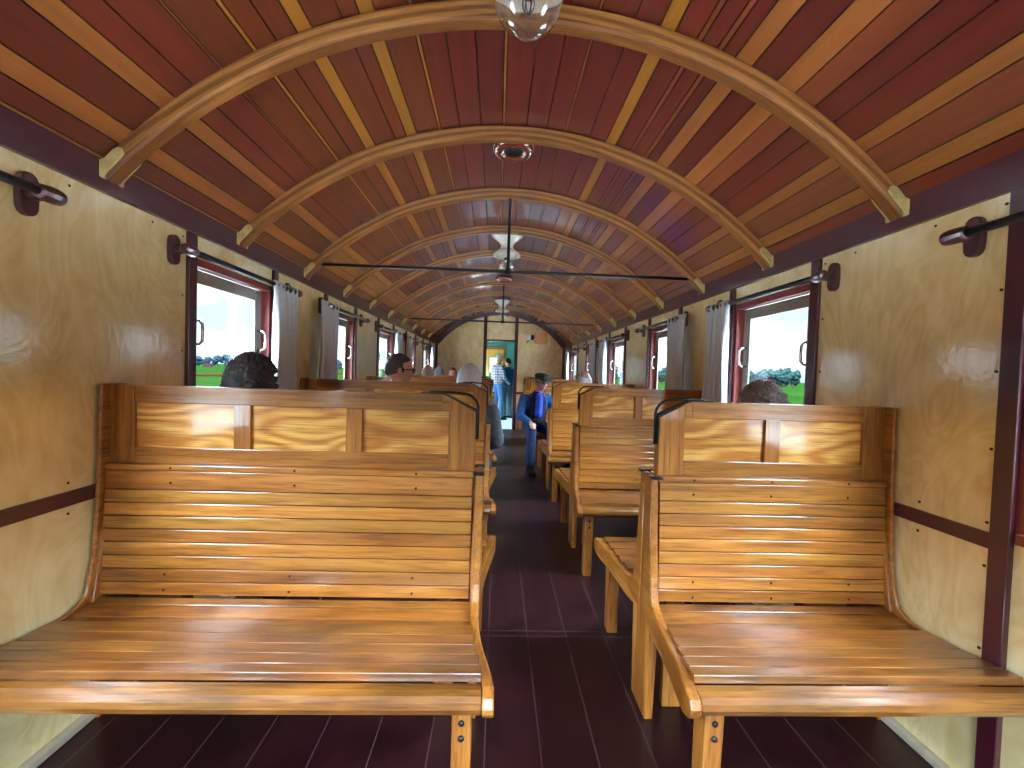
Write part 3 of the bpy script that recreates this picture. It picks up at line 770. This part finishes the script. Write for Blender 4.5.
# ------------------------------------------------------------------ vestibule beyond the doorway
VX, VY = .80, 11.7
MB().box(-VX, VX, Y1+.055, VY+.6, -.05, 0).build('floor_vestibule', vfloor, kind='structure')
mb = MB(); mb.box(-VX-.05, VX+.05, VY, VY+.05, 1.93, 2.4).box(-VX-.05, -.46, VY, VY+.05, 0, 1.93).box(.16, VX+.05, VY, VY+.05, 0, 1.93)
mb.build('wall_vestibule_back', teal, kind='structure')
MB().box(VX, VX+.05, Y1+.05, VY, 0, 2.4).build('wall_vestibule_right', teal, kind='structure')
mb = MB(); mb.box(-VX-.05, -VX, Y1+.05, 9.5, 0, 2.4).box(-VX-.05, -VX, 10.2, 10.9, 0, 2.4).box(-VX-.05, -VX, 9.5, 10.2, 0, .9).box(-VX-.05, -VX, 9.5, 10.2, 1.9, 2.4).box(-VX-.05, -VX, 11.5, VY, 0, 2.4).box(-VX-.05, -VX, 10.9, 11.5, 0, .9).box(-VX-.05, -VX, 10.9, 11.5, 1.75, 2.4)
mb.build('wall_vestibule_left', teal, kind='structure')
MB().box(-VX-.05, VX+.05, Y1+.051, VY+.05, 2.4, 2.45).build('ceiling_vestibule', teal, kind='structure')
ld = bpy.data.lights.new('daylight_portal', 'AREA'); ld.shape = 'RECTANGLE'; ld.size = 1.05; ld.size_y = 2.1; ld.cycles.is_portal = True
lo = bpy.data.objects.new('daylight_portal', ld); COL.objects.link(lo); lo.location = (-VX-.1, 10.5, 1.40); lo.rotation_euler = (0, -PI/2, 0)
w_ = empty('window_21', (-VX, 9.85, 0)); w_['kind'] = 'structure'
MB().box(-.02, -.016, -.35, .35, .9, 1.9).build('glass_pane', glass, w_)
m = MB(); m.box(-.03, 0, -.35, -.31, .9, 1.9).box(-.03, 0, .31, .35, .9, 1.9).box(-.03, 0, -.31, .31, .9, .94).box(-.03, 0, -.31, .31, 1.86, 1.9); m.build('window_frame', teal, w_)
w_ = empty('window_20', (-VX, 11.2, 0)); w_['kind'] = 'structure'
MB().box(-.02, -.016, -.3, .3, .9, 1.75).build('glass_pane', glass, w_)
m = MB(); m.box(-.03, 0, -.3, -.27, .9, 1.75).box(-.03, 0, .27, .3, .9, 1.75).box(-.03, 0, -.27, .27, .9, .93).box(-.03, 0, -.27, .27, 1.72, 1.75); m.build('window_frame', maroon_red, w_)
d = empty('door_1', (0, VY, 0)); d['kind'] = 'structure'
m = MB(); m.box(-.46, -.40, -.02, .04, 0, 1.93).box(.10, .16, -.02, .04, 0, 1.93).box(-.40, .10, -.02, .04, 1.86, 1.93); m.build('door_frame', plain('brown_door_frame', S(150, 96, 50)), d)
m = MB(); m.box(-.40, .10, 0, .03, 0, .95).box(-.40, -.30, 0, .03, .95, 1.86).box(0.0, .10, 0, .03, .95, 1.86).box(-.30, 0, 0, .03, 1.66, 1.86); m.build('door_leaf', yel, d)
m = MB(); m.box(-.30, -.275, -.006, .034, .95, 1.66).box(-.025, 0, -.006, .034, .95, 1.66).box(-.275, -.025, -.006, .034, .95, .975).box(-.275, -.025, -.006, .034, 1.635, 1.66); m.build('glazing_bar', teal, d)
MB().box(-.275, -.025, .012, .016, .975, 1.635).build('glass_pane', glass, d)

# ------------------------------------------------------------------ outside
def field_mat():
    m, t, p = mat('meadow_grass')
    c = N(t, 'ShaderNodeTexCoord'); n = N(t, 'ShaderNodeTexNoise'); n.inputs['Scale'].default_value = .05; n.inputs['Detail'].default_value = 8
    t.links.new(c.outputs['Object'], n.inputs['Vector'])
    r = N(t, 'ShaderNodeValToRGB'); r.color_ramp.elements[0].position = .35; r.color_ramp.elements[1].position = .7
    r.color_ramp.elements[0].color = (.0022, .0068, .001, 1); r.color_ramp.elements[1].color = (.0034, .0095, .0016, 1)
    t.links.new(n.outputs['Fac'], r.inputs[0]); t.links.new(r.outputs[0], p.inputs['Base Color']); p.inputs['Roughness'].default_value = .95; p.inputs['Specular IOR Level'].default_value = 0
    return m
o = MB().box(-1500, 1500, -400, 3000, -1.5, -1.4).build('meadow', field_mat(), kind='structure')
MB().box(-16, 16, -30, 40, -1.39, -1.3).build('gravel_bounce_strip', plain('bounce_gravel', S(158, 152, 145), rough=.9, vary=.2, scale=8), kind='structure')  # unseen pale strip added to bounce daylight up to the ceiling
o = MB().box(-62, -58, -20, 260, -1.4, -1.05).build('tulip_bed', plain('red_flowers', (.014, .0045, .003, 1), rough=.95, spec=0), kind='stuff')
tag(o, 'long strip of red flowers across the green field outside the left windows', 'flower bed', kind='stuff')
leafa = plain('haze_tinted_leaves', (.0055, .010, .013, 1), rough=.95, vary=.5, scale=.6, spec=0); leafb = plain('far_haze_tinted_leaves', (.0060, .013, .012, 1), rough=.95, vary=.5, scale=.6, spec=0)  # leaf greens shifted to blue: distance haze mixed into the colour
bark = plain('bark', (.02, .014, .01, 1), rough=.9)
def make_tree(m, seed):
    rnd = random.Random(seed); r = empty('tree')
    bm = bmesh.new()
    for k in range(7):
        c = Vector((rnd.uniform(-1.5, 1.5), rnd.uniform(-1.5, 1.5), rnd.uniform(2.2, 6.5))); R = rnd.uniform(1.3, 2.2)
        res = bmesh.ops.create_icosphere(bm, subdivisions=3, radius=R, matrix=Matrix.Translation(c))
        for v in res['verts']:
            d_ = (v.co-c).normalized(); v.co += d_*R*.5*noise.noise(v.co*.9+Vector((seed, 0, 0)))+d_*.7*noise.noise(v.co*2.3)
    me = bpy.data.meshes.new('crown'); bm.to_mesh(me); bm.free(); me.materials.append(m)
    o = bpy.data.objects.new('crown', me); COL.objects.link(o); o.parent = r
    MB().tube([(0, 0, 0), (.1, 0, 2), (0, .1, 4.5)], .3, 8, radii=[.38, .28, .15]).build('trunk', bark, r, smooth=True)
    return r
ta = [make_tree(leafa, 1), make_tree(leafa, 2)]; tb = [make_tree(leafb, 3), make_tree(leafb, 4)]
used = set()
def put_tree(lst, x, y, sc, lb, gr):
    p = random.choice(lst)
    o = p if p not in used else copy_tree(p)
    used.add(p); o.location = (x, y, -1.4); o.scale = (sc, sc, sc); o.rotation_euler = (0, 0, random.uniform(0, 6))
    tag(o, lb, 'tree', gr)
dirs_r = [.52+.020*i for i in range(11)] + [.31+.022*i for i in range(5)] + [.21+.022*i for i in range(4)]
used_dirs = []
for q in dirs_r:
    th = math.atan(q+random.uniform(-.004, .004)); D = 232 if len(used_dirs) % 2 else 246; used_dirs.append(q)
    put_tree(tb, D*math.sin(th), D*math.cos(th), random.uniform(.85, 1.1), 'distant bushy green tree in the tree line beyond the right windows', 'trees far off on the right')
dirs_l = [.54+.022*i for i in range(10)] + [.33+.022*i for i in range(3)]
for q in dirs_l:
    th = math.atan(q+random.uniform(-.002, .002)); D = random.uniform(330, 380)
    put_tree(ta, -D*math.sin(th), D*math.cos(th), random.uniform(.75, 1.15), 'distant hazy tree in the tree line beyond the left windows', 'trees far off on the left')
hw, hr = plain('pale_house_wall', (.009, .009, .011, 1), rough=.95, spec=0), plain('brick_red_roof', (.010, .003, .0024, 1), rough=.95, spec=0)
def house(q, D, lb, s=1.0):
    th = math.atan(q); h = empty('farmhouse', (D*math.sin(th), D*math.cos(th), -1.4), -th); h.scale = (s, s, s)
    MB().box(-7, 7, -4, 4, 0, 3.2).build('house_wall', hw, h)
    MB().prism([(-4.6, 3.0), (4.6, 3.0), (0, 7.4)], 'x', -7.4, 7.4).build('roof', hr, h)
    MB().box(-4.5, -3.4, -.6, .6, 6, 8.6).build('chimney', hr, h)
    for x in (-5, -2, 2, 5): MB().box(x-.6, x+.6, -4.05, -3.9, 1, 2.4).build('window', gun, h)
    tag(h, lb, 'house')
house(-.672, 300, 'small distant pale farmhouse with a pitched roof seen through the nearest left window', .32)
house(.648, 215, 'small distant farmhouse with a red roof seen through the nearest right window', .45)

# ------------------------------------------------------------------ people
skin = plain('skin', S(214, 150, 124), rough=.5, vary=.06, scale=30); skin2 = plain('pink_skin', S(226, 164, 146), rough=.45, vary=.06, scale=30)
lens = plain('black_sunglass', S(16, 16, 18), rough=.1)
def skin_mesh(nodes, edges):
    """limbs as overlapping tapered closed forms; a voxel remesh then makes them one continuous surface"""
    bm = bmesh.new(); K = 20
    rad = [(n[1] if isinstance(n[1], tuple) else (n[1], n[1])) for n in nodes]      # (depth, width)
    for (p, _), (rd, rw) in zip(nodes, rad):
        rs = bmesh.ops.create_icosphere(bm, subdivisions=3, radius=1.0)
        for v in rs['verts']: v.co = Vector(p)+Vector((v.co.x*rw, v.co.y*rd, v.co.z*(rd+rw)*.42 if rw != rd else v.co.z*rd))
    for i, j in edges:
        p, q = Vector(nodes[i][0]), Vector(nodes[j][0]); d = (q-p)
        if d.length < 1e-4: continue
        d.normalize(); X = Vector((1, 0, 0)); sx = (X-d*X.dot(d))
        sx = sx.normalized() if sx.length > .3 else d.orthogonal().normalized(); sy = d.cross(sx)
        (ad, aw), (bd, bw) = rad[i], rad[j]
        if i != 0 and aw > ad*1.15 and abs(bw-bd) < 1e-6: aw = ad = min(ad, bw*1.1)         # limb leaving the trunk
        elif aw > ad*1.15 and abs(bw-bd) < 1e-6: aw = ad = bw
        r = []
        for t in (0, .5, 1):
            c = p.lerp(q, t); u, w = aw+(bw-aw)*t, ad+(bd-ad)*t
            r.append([bm.verts.new(c+sx*u*math.cos(2*PI*k/K)+sy*w*math.sin(2*PI*k/K)) for k in range(K)])
        for A, B in zip(r, r[1:]):
            for k in range(K): bm.faces.new([A[k], A[(k+1) % K], B[(k+1) % K], B[k]])
        bm.faces.new(r[0][::-1]); bm.faces.new(r[-1])
    bmesh.ops.recalc_face_normals(bm, faces=bm.faces)
    me = bpy.data.meshes.new('tmp'); bm.to_mesh(me); bm.free()
    return me
def chain(nodes, edges, start, pts):
    prev = start
    for p, r in pts:
        nodes.append((p, r)); edges.append((prev, len(nodes)-1)); prev = len(nodes)-1
    return prev
def head_into(bm, hc, yaw, pitch, k=1.0):
    """sculpted head centred on hc, looking along +y before yaw"""
    Rt = Matrix.Translation(hc) @ Matrix.Rotation(yaw, 4, 'Z') @ Matrix.Rotation(pitch, 4, 'X')
    res = bmesh.ops.create_uvsphere(bm, u_segments=40, v_segments=28, radius=1.0)
    for v in res['verts']:
        x, y, z = v.co
        X, Y, Z = x*.076*k, y*.096*k, z*.120*k
        if z < -.1:                      # jaw
            f = min(1, (-z-.1)/.9); X *= 1-.30*f; Y *= 1-.18*f
            if y > 0: Y += .022*k*f*(y)
            else: Y += .03*k*f*(-y)
        if y > .2: Y -= .010*k*(y-.2)
        if y > .5 and abs(z-.02) < .22: # eye sockets
            for ex in (-.42, .42):
                d = ((x-ex)/.24)**2+((z-.05)/.16)**2
                Y -= .012*k*math.exp(-d)
        if y > .4: Y += .008*k*math.exp(-((z-.27)/.12)**2)*math.exp(-(x/.7)**2)     # brow
        if y > .4: Y += .008*k*math.exp(-((z+.52)/.10)**2-(x/.3)**2)              # lips
        if y > .3: Y += .010*k*math.exp(-((z+.88)/.14)**2-(x/.35)**2)             # chin
        v.co = Rt @ Vector((X, Y, Z))
    def blob(c, r, rot=0):
        rs = bmesh.ops.create_icosphere(bm, subdivisions=3, radius=1.0)
        for v in rs['verts']: v.co = Rt @ (Matrix.Rotation(rot, 3, 'X') @ Vector((v.co.x*r[0]*k, v.co.y*r[1]*k, v.co.z*r[2]*k)) + Vector(c)*k)
    blob((0, .098, -.012), (.011, .012, .028), -.35); blob((0, .104, -.030), (.016, .015, .011))
    for s in (-1, 1): blob((s*.077, -.008, -.005), (.009, .019, .033))
    return Rt
def body(name, J, head_c, yaw, pitch, k, parent_mat, rad):
    """J holds joint positions; one remeshed skin surface with five separate fingers per hand"""
    nodes, edges = [], []
    nodes.append((J['pelvis'], (.085*rad, .11*rad)))
    c = chain(nodes, edges, 0, [(J['belly'], (.085*rad, .105*rad)), (J['chest'], (.09*rad, .12*rad))])
    nk = chain(nodes, edges, c, [(J['neck'], .055)])
    chain(nodes, edges, nk, [(tuple(Vector(J['neck']).lerp(Vector(head_c), .6)), .05)])
    hands = []
    for s in 'LR':
        e = chain(nodes, edges, c, [(J['sh'+s], .045), (J['el'+s], .036), (tuple(Vector(J['el'+s]).lerp(Vector(J['wr'+s]), .5)), .034), (J['wr'+s], .023)])
        chain(nodes, edges, 0, [(J['hip'+s], .072), (J['kn'+s], .05), (J['an'+s], .036)])
        hands.append(s)
    me = skin_mesh(nodes, edges)
    bm = bmesh.new(); bm.from_mesh(me); bpy.data.meshes.remove(me)
    for s in hands:
        w = Vector(J['wr'+s]); e = Vector(J['el'+s]); tip = Vector(J['ha'+s]); dr = (tip-w).normalized()
        up = Vector(J.get('pn'+s, (0, 0, 1))); sd = dr.cross(up).normalized(); up = sd.cross(dr).normalized()
        hn, he = [(tuple(w), (.022, .018)), (tuple(w+dr*.045), (.034, .014)), (tuple(w+dr*.085), (.038, .012))], [(0, 1), (1, 2)]
        m2 = skin_mesh(hn, he); bm.from_mesh(m2); bpy.data.meshes.remove(m2)
        inn = 1 if (Vector(J['pelvis'])-w).dot(sd) > 0 else -1
        for f_, (off, ln) in enumerate(((.027, .070), (.009, .080), (-.009, .074), (-.027, .058))):
            b0 = w+dr*.075+sd*off*inn
            fn = [(tuple(b0), .0095), (tuple(b0+dr*ln*.45+up*.006), .0085), (tuple(b0+dr*ln*.75-up*.006), .0078), (tuple(b0+dr*ln-up*.022), .0065)]
            m2 = skin_mesh(fn, [(0, 1), (1, 2), (2, 3)]); bm.from_mesh(m2); bpy.data.meshes.remove(m2)
        b0 = w+dr*.03+sd*.022*inn
        fn = [(tuple(b0), .012), (tuple(b0+dr*.03+sd*.026*inn), .0105), (tuple(b0+dr*.062+sd*.034*inn-up*.01), .008)]
        m2 = skin_mesh(fn, [(0, 1), (1, 2)]); bm.from_mesh(m2); bpy.data.meshes.remove(m2)
    Rt = head_into(bm, Vector(head_c), yaw, pitch, k)
    me = bpy.data.meshes.new(name); bm.to_mesh(me); bm.free()
    o = bpy.data.objects.new(name, me); COL.objects.link(o); me.materials.append(parent_mat)
    rm = o.modifiers.new('remesh', 'REMESH'); rm.mode = 'VOXEL'; rm.voxel_size = .005; rm.use_smooth_shade = True
    sm = o.modifiers.new('smooth', 'SMOOTH'); sm.factor = .5; sm.iterations = 3
    return o, Rt
def cloth_obj(name, nodes, edges, m, parent):
    me = skin_mesh(nodes, edges)
    o = bpy.data.objects.new(name, me); COL.objects.link(o); me.materials.clear(); me.materials.append(m); o.parent = parent
    for p in me.polygons: p.use_smooth = True
    rm = o.modifiers.new('remesh', 'REMESH'); rm.mode = 'VOXEL'; rm.voxel_size = .010; rm.use_smooth_shade = True
    sm = o.modifiers.new('smooth', 'SMOOTH'); sm.factor = .6; sm.iterations = 8
    tx = bpy.data.textures.new('folds', 'CLOUDS'); tx.noise_scale = .07; tx.noise_depth = 2
    dm = o.modifiers.new('folds', 'DISPLACE'); dm.texture = tx; dm.strength = .018; dm.mid_level = .5; dm.texture_coords = 'LOCAL'
    return o
def hair(Rt, k, m, parent, style, seed=0):
    bm = bmesh.new(); bmesh.ops.create_uvsphere(bm, u_segments=96, v_segments=64, radius=1.0)
    kill = []
    for v in bm.verts:
        x, y, z = v.co
        low = {'short': -.10, 'full': -.35, 'fringe': -.15, 'curly': -.30}[style]
        face = y > .15 and z < .45+.25*(y-.15) and abs(x) < .97
        dead = face or z < low-.25*max(0, -y)
        if style == 'fringe': dead = dead or z > .40 + .15*abs(x) or y > .35
        th = {'short': .007, 'full': .018, 'fringe': .006, 'curly': .019}[style]
        nn = noise.noise(Vector((x*4+seed, y*4, z*4)))*.4 + noise.noise(Vector((x*11, y*11+seed, z*11)))*.6
        if style == 'curly': nn = nn*.5 + .9*noise.noise(Vector((x*19+seed, y*19, z*19)))
        else: nn = nn*.5 + .5*noise.noise(Vector((x*22+seed, y*22, z*3)))
        t = th*(1+(1.0 if style == 'curly' else .5)*nn)
        if dead: t = -.012
        d_ = Vector((x*.076, y*.096, z*.120))*k; nrm = Vector((x/.076, y/.096, z/.12)).normalized()
        if z < -.1:
            f = min(1, (-z-.1)/.9); d_.x *= 1-.30*f
        v.co = Rt @ (d_+nrm*t*k)
        if dead: kill.append(v)
    ks = set(kill); fs = [f for f in bm.faces if all(v in ks for v in f.verts)]
    bmesh.ops.delete(bm, geom=fs, context='FACES')
    me = bpy.data.meshes.new('hair'); bm.to_mesh(me); bm.free(); me.materials.append(m)
    for p in me.polygons: p.use_smooth = True
    o = bpy.data.objects.new('hair', me); COL.objects.link(o); o.parent = parent
    return o
def eyes(Rt, k, parent):
    for s in (-1, 1):
        b = MB(); b.lathe([(0, -.0118), (.007, -.0095), (.0115, -.004), (.012, 0), (.0115, .004), (.007, .0095), (0, .0118)], n=16)
        for v in b.bm.verts: v.co = Rt @ (v.co*k + Vector((s*.032, .079, .007))*k)
        b.build('eye', plain('eye_white', S(210, 205, 200), rough=.2), parent, smooth=True)
        b = MB(); b.lathe([(0, 0), (.0055, 0), (.0055, .002), (0, .0025)], n=12)
        for v in b.bm.verts: v.co = Rt @ ((Matrix.Rotation(-PI/2, 3, 'X') @ v.co + Vector((s*.032, .0895, .007)))*k)
        b.build('iris', lens, parent)
def glasses(Rt, k, parent, m, dark=True):
    b = MB()
    for s in (-1, 1):
        pl = [(s*.036+.026*math.cos(a), .004+.019*math.sin(a)) for a in [2*PI*i/14 for i in range(14)]]
        b.prism(pl, 'y', .094, .099)
        b.box(*sorted((s*.060, s*.082)), .090, .097, .006, .014); b.box(*sorted((s*.080, s*.084)), -.005, .095, .004, .012)
    b.box(-.012, .012, .096, .101, .006, .011)
    for v in b.bm.verts: v.co = Rt @ (v.co*k)
    b.build('sunglasses' if dark else 'spectacles', m, parent)
def shoe(an, dirv, m, parent):
    a = Vector(an); d_ = Vector(dirv).normalized(); d_.z = 0; sd = d_.cross(Vector((0, 0, 1)))
    b = MB(); rings = []
    zf = a.z-.085
    for t, w, h in ((-.075, .022, .05), (-.065, .036, .075), (-.02, .040, .095), (.03, .038, .085), (.08, .046, .060), (.14, .048, .048), (.185, .038, .038), (.20, .02, .025)):
        rings.append([tuple(a*1.0+d_*t+sd*(w*c)+Vector((0, 0, zf-a.z+.001+h*z_))) for c, z_ in ((-.9, 0), (.9, 0), (1, .3), (.85, .7), (.4, 1), (-.4, 1), (-.85, .7), (-1, .3))])
    b.loft(rings); b.build('shoe', m, parent, smooth=True)
def person(loc, face, size, top_m, leg_m, hair_m, style, label, yaw=0, pitch=0, sk=None, pose='sit', rad=1.0, shoes=None, extra=None, J=None, hc=None, head_shift=(0, 0, 0)):
    """face: heading of the body in radians, 0 looks along +y"""
    if J is None:
        J = dict(pelvis=(0, 0, .53), belly=(0, -.02, .68), chest=(0, -.04, .86), neck=(0, -.035, 1.01),
                 shL=(-.17, -.04, .95), shR=(.17, -.04, .95), elL=(-.23, .02, .70), elR=(.23, .02, .70), wrL=(-.14, .22, .61), wrR=(.14, .22, .61),
                 haL=(-.09, .38, .585), haR=(.09, .38, .585), hipL=(-.09, .03, .50), hipR=(.09, .03, .50), knL=(-.12, .38, .48), knR=(.12, .38, .48), anL=(-.12, .40, .09), anR=(.12, .40, .09))
        hc = (0, -.015, 1.155)
    hc = tuple(Vector(hc)+Vector(head_shift))
    b, Rt = body('person', J, hc, yaw, pitch, 1.0, sk or skin, rad)
    lf = [J['anL'], J['anR']]
    # jacket: torso and sleeves
    V = Vector
    nodes = [(tuple(Vector(J['pelvis'])+Vector((0, -.01, .05))), (.125*rad, .165*rad))]; edges = []
    c = chain(nodes, edges, 0, [(J['belly'], (.125*rad, .160*rad)), (J['chest'], (.12*rad, .165*rad)), (tuple(V(J['chest']).lerp(V(J['neck']), .75)), (.075, .09))])
    for s in 'LR':
        chain(nodes, edges, 2, [(tuple(V(J['sh'+s])-V((0, 0, .015))), .062*rad), (tuple(V(J['sh'+s]).lerp(V(J['el'+s]), .5)), .060*rad), (J['el'+s], .053), (tuple(V(J['el'+s]).lerp(V(J['wr'+s]), .5)), .047), (tuple(V(J['el'+s]).lerp(V(J['wr'+s]), .95)), .036)])
    cloth_obj('jacket', nodes, edges, top_m, b)
    nodes = [(J['pelvis'], (.12*rad, .15*rad))]; edges = []
    for s in 'LR':
        chain(nodes, edges, 0, [(J['hip'+s], .092*rad), (tuple(V(J['hip'+s]).lerp(V(J['kn'+s]), .5)), .082*rad), (J['kn'+s], .068), (tuple(V(J['kn'+s]).lerp(V(J['an'+s]), .5)), .060), (J['an'+s], .054)])
    cloth_obj('trousers', nodes, edges, leg_m, b)
    dv = J.get('toe', (0, 1, 0))
    for s in 'LR': shoe(J['an'+s], J.get('toe'+s, dv), shoes or iron, b)
    if hair_m: hair(Rt, 1.0, hair_m, b, style, seed=len(label))
    eyes(Rt, 1.0, b)
    if extra: extra(Rt, b)
    b.location = loc; b.rotation_euler = (0, 0, face); b.scale = (size, size, size)
    tag(b, label, 'person')
    return b
def clothm(name, c, vary=.2, scale=30): return plain(name, c, rough=.9, vary=vary, scale=scale, spec=.2)
def plaid():
    m, t, p = mat('plaid_shirt_cloth'); c = N(t, 'ShaderNodeTexCoord'); s = N(t, 'ShaderNodeSeparateXYZ'); t.links.new(c.outputs['Object'], s.inputs[0])
    def st(o, per):
        q = N(t, 'ShaderNodeMath', operation='PINGPONG'); q.inputs[1].default_value = per; t.links.new(o, q.inputs[0])
        l = N(t, 'ShaderNodeMath', operation='LESS_THAN'); l.inputs[1].default_value = per*.4; t.links.new(q.outputs[0], l.inputs[0]); return l.outputs[0]
    a = N(t, 'ShaderNodeMath', operation='ADD'); t.links.new(st(s.outputs[0], .03), a.inputs[0]); t.links.new(st(s.outputs[2], .035), a.inputs[1])
    r = N(t, 'ShaderNodeValToRGB'); r.color_ramp.elements[0].color = S(176, 172, 184); r.color_ramp.elements[1].color = S(70, 62, 84); 
    mu = N(t, 'ShaderNodeMath', operation='MULTIPLY'); mu.inputs[1].default_value = .5; t.links.new(a.outputs[0], mu.inputs[0]); t.links.new(mu.outputs[0], r.inputs[0])
    t.links.new(r.outputs[0], p.inputs['Base Color']); p.inputs['Roughness'].default_value = .9; return m
hg = plain('dark_grey_hair', S(66, 58, 58), rough=.6, vary=.5, scale=60); hbr = plain('grey_brown_hair', S(128, 112, 104), rough=.6, vary=.4, scale=60)
hw_ = plain('white_hair', S(228, 228, 236), rough=.7, vary=.12, scale=60); hd = plain('dark_hair', S(44, 36, 34), rough=.6, vary=.4, scale=60); hgr = plain('mid_grey_hair', S(140, 140, 146), rough=.7, vary=.2, scale=60)
navy = clothm('navy_cloth', S(36, 44, 72)); denim = clothm('denim', S(70, 108, 150)); grey = clothm('grey_cloth', S(96, 100, 108)); green = clothm('grey_green_patterned_cloth', S(112, 122, 112), .45, 26)
brown = clothm('brown_cloth', S(92, 74, 62)); bluej = clothm('blue_jacket_cloth', S(40, 74, 120)); dkj = clothm('dark_blue_denim', S(34, 44, 74))
BK = 1.53
person((-1.04, BK+.215, 0), 0, .985, brown, navy, hg, 'curly', 'seated person with dark grey curly hair behind the left foreground bench', pitch=-.05)
person((1.08, BK+.235, 0), 0, .95, grey, navy, hbr, 'curly', 'seated person with grey brown tousled hair behind the right foreground bench', pitch=-.05)
person((-.80, BK+1.47+.24, 0), 0, 1.055, navy, denim, hg, 'short', 'seated man with short dark hair and sunglasses turned to the right', yaw=-1.15, extra=lambda Rt, b: glasses(Rt, 1, b, lens))
person((-.265, BK+1.47+.22, 0), 0, 1.0, grey, navy, hw_, 'full', 'seated person with full white hair beside the aisle on the left')
Jg = dict(pelvis=(0, 0, .53), belly=(0, -.02, .68), chest=(0, -.02, .86), neck=(0, .0, 1.00), shL=(-.17, -.02, .94), shR=(.17, -.02, .94), elL=(-.23, .06, .70), elR=(.25, .05, .72), wrL=(-.14, .24, .61), wrR=(.20, .27, .64),
          haL=(-.09, .38, .585), haR=(.14, .40, .60), hipL=(-.09, .03, .50), hipR=(.09, .03, .50), knL=(-.12, .38, .48), knR=(.24, .34, .50), anL=(-.12, .40, .09), anR=(.20, .22, .09))
person((-.34, BK+2.94+.23, 0), 0, .98, green, green, None, 'short', 'seated person in grey green patterned clothes with one leg in the aisle on the left', J=Jg, hc=(0, .03, 1.145), sk=skin2)
person((-1.06, 6.17, 0), 0, 1.03, grey, navy, hw_, 'fringe', 'distant seated balding person with a pink scalp by the left wall', sk=skin2)
person((-1.10, 7.64, 0), 0, 1.02, brown, navy, hgr, 'short', 'farthest grey haired seated person near the left wall')
person((-.98, 8.72, 0), PI, 1.02, navy, navy, hd, 'short', 'dark haired person seated against the end wall, facing the camera')
person((.93, BK+2.94+.235, 0), 0, .995, clothm('white_cloth', S(206, 204, 206)), navy, hw_, 'fringe', 'seated balding person in a white top behind the third bench on the right', sk=skin2)
# man in the flat cap, facing the camera with his hands on his knees
def capx(Rt, b):
    m = MB(); n = 24; rings = []
    for z, r1, r2, yo in ((.045, .084, .104, .0), (.062, .092, .114, .004), (.085, .095, .118, .006), (.105, .084, .104, .002), (.120, .055, .07, -.006), (.126, .01, .012, -.01)):
        rings.append([(r1*math.cos(2*PI*k/n), yo+r2*math.sin(2*PI*k/n), z) for k in range(n)])
    m.loft(rings)
    rings = []
    for k in range(9):
        a = PI*(.18+.64*k/8); rings.append([(.086*math.cos(a), .104*math.sin(a), .046), (.094*math.cos(a), .095+.055*math.sin(a), .036), (.094*math.cos(a), .095+.055*math.sin(a), .042), (.086*math.cos(a), .104*math.sin(a), .060)])
    m.loft(rings)
    for v in m.bm.verts: v.co = Rt @ v.co
    m.build('flat_cap', clothm('tweed_cap', S(62, 66, 62), .35, 90), b, smooth=True)
    glasses(Rt, 1, b, gun, dark=False)
Jm = dict(pelvis=(0, 0, .54), belly=(.0, .03, .68), chest=(.0, .10, .86), neck=(-.015, .17, 1.01), shL=(-.18, .10, .93), shR=(.18, .10, .93), elL=(-.26, .16, .68), elR=(.25, .16, .68),
          wrL=(-.15, .36, .625), wrR=(.15, .35, .62), haL=(-.12, .48, .57), haR=(.13, .47, .57), hipL=(-.09, .03, .52), hipR=(.09, .03, .52), knL=(-.10, .42, .515), knR=(.14, .42, .515), anL=(-.12, .50, .09), anR=(.20, .62, .09), toe=(0, 1, 0))
pm = person((.47, 5.74, 0), PI+.17, .98, bluej, dkj, hgr, 'short', 'seated man in flat cap and blue jacket, hands on his knees, facing the camera', J=Jm, hc=(-.03, .21, 1.14), yaw=.35, pitch=-.15, extra=capx)
nd = [((0, .09, .62), (.105, .135)), ((0, .115, .76), (.10, .135)), ((0, .16, .90), (.085, .12)), ((0, .185, .97), (.06, .07))]
cloth_obj('waistcoat', nd, [(0, 1), (1, 2), (2, 3)], clothm('dark_waistcoat_cloth', S(34, 32, 48)), pm)
nd = [((-.005, .165, .70), (.07, .055)), ((-.005, .205, .84), (.07, .055)), ((0, .235, .95), (.05, .05))]
cloth_obj('shirt', nd, [(0, 1), (1, 2)], clothm('bright_blue_shirt_cloth', S(60, 84, 190)), pm)
# standing people in the vestibule
Js = dict(pelvis=(0, 0, .95), belly=(0, -.01, 1.10), chest=(0, -.01, 1.30), neck=(0, 0, 1.48), shL=(-.18, -.01, 1.41), shR=(.18, -.01, 1.41), elL=(-.24, -.02, 1.12), elR=(.24, .02, 1.12),
          wrL=(-.23, .10, .90), wrR=(.17, .22, .98), haL=(-.22, .16, .78), haR=(.08, .30, .96), hipL=(-.09, 0, .90), hipR=(.09, 0, .90), knL=(-.11, .02, .50), knR=(.11, .05, .50), anL=(-.12, -.02, .09), anR=(.13, .03, .09))
person((-.03, 10.9, 0), -1.0, .985, plaid(), denim, hw_, 'short', 'standing white haired man in a plaid shirt and jeans beyond the doorway', J=Js, hc=(0, .02, 1.62), yaw=-.2)
person((.24, 11.3, 0), .6, .93, bluej, grey, hd, 'short', 'person in dark trousers and a blue top standing behind the plaid shirted man', J=Js, hc=(0, .02, 1.62))
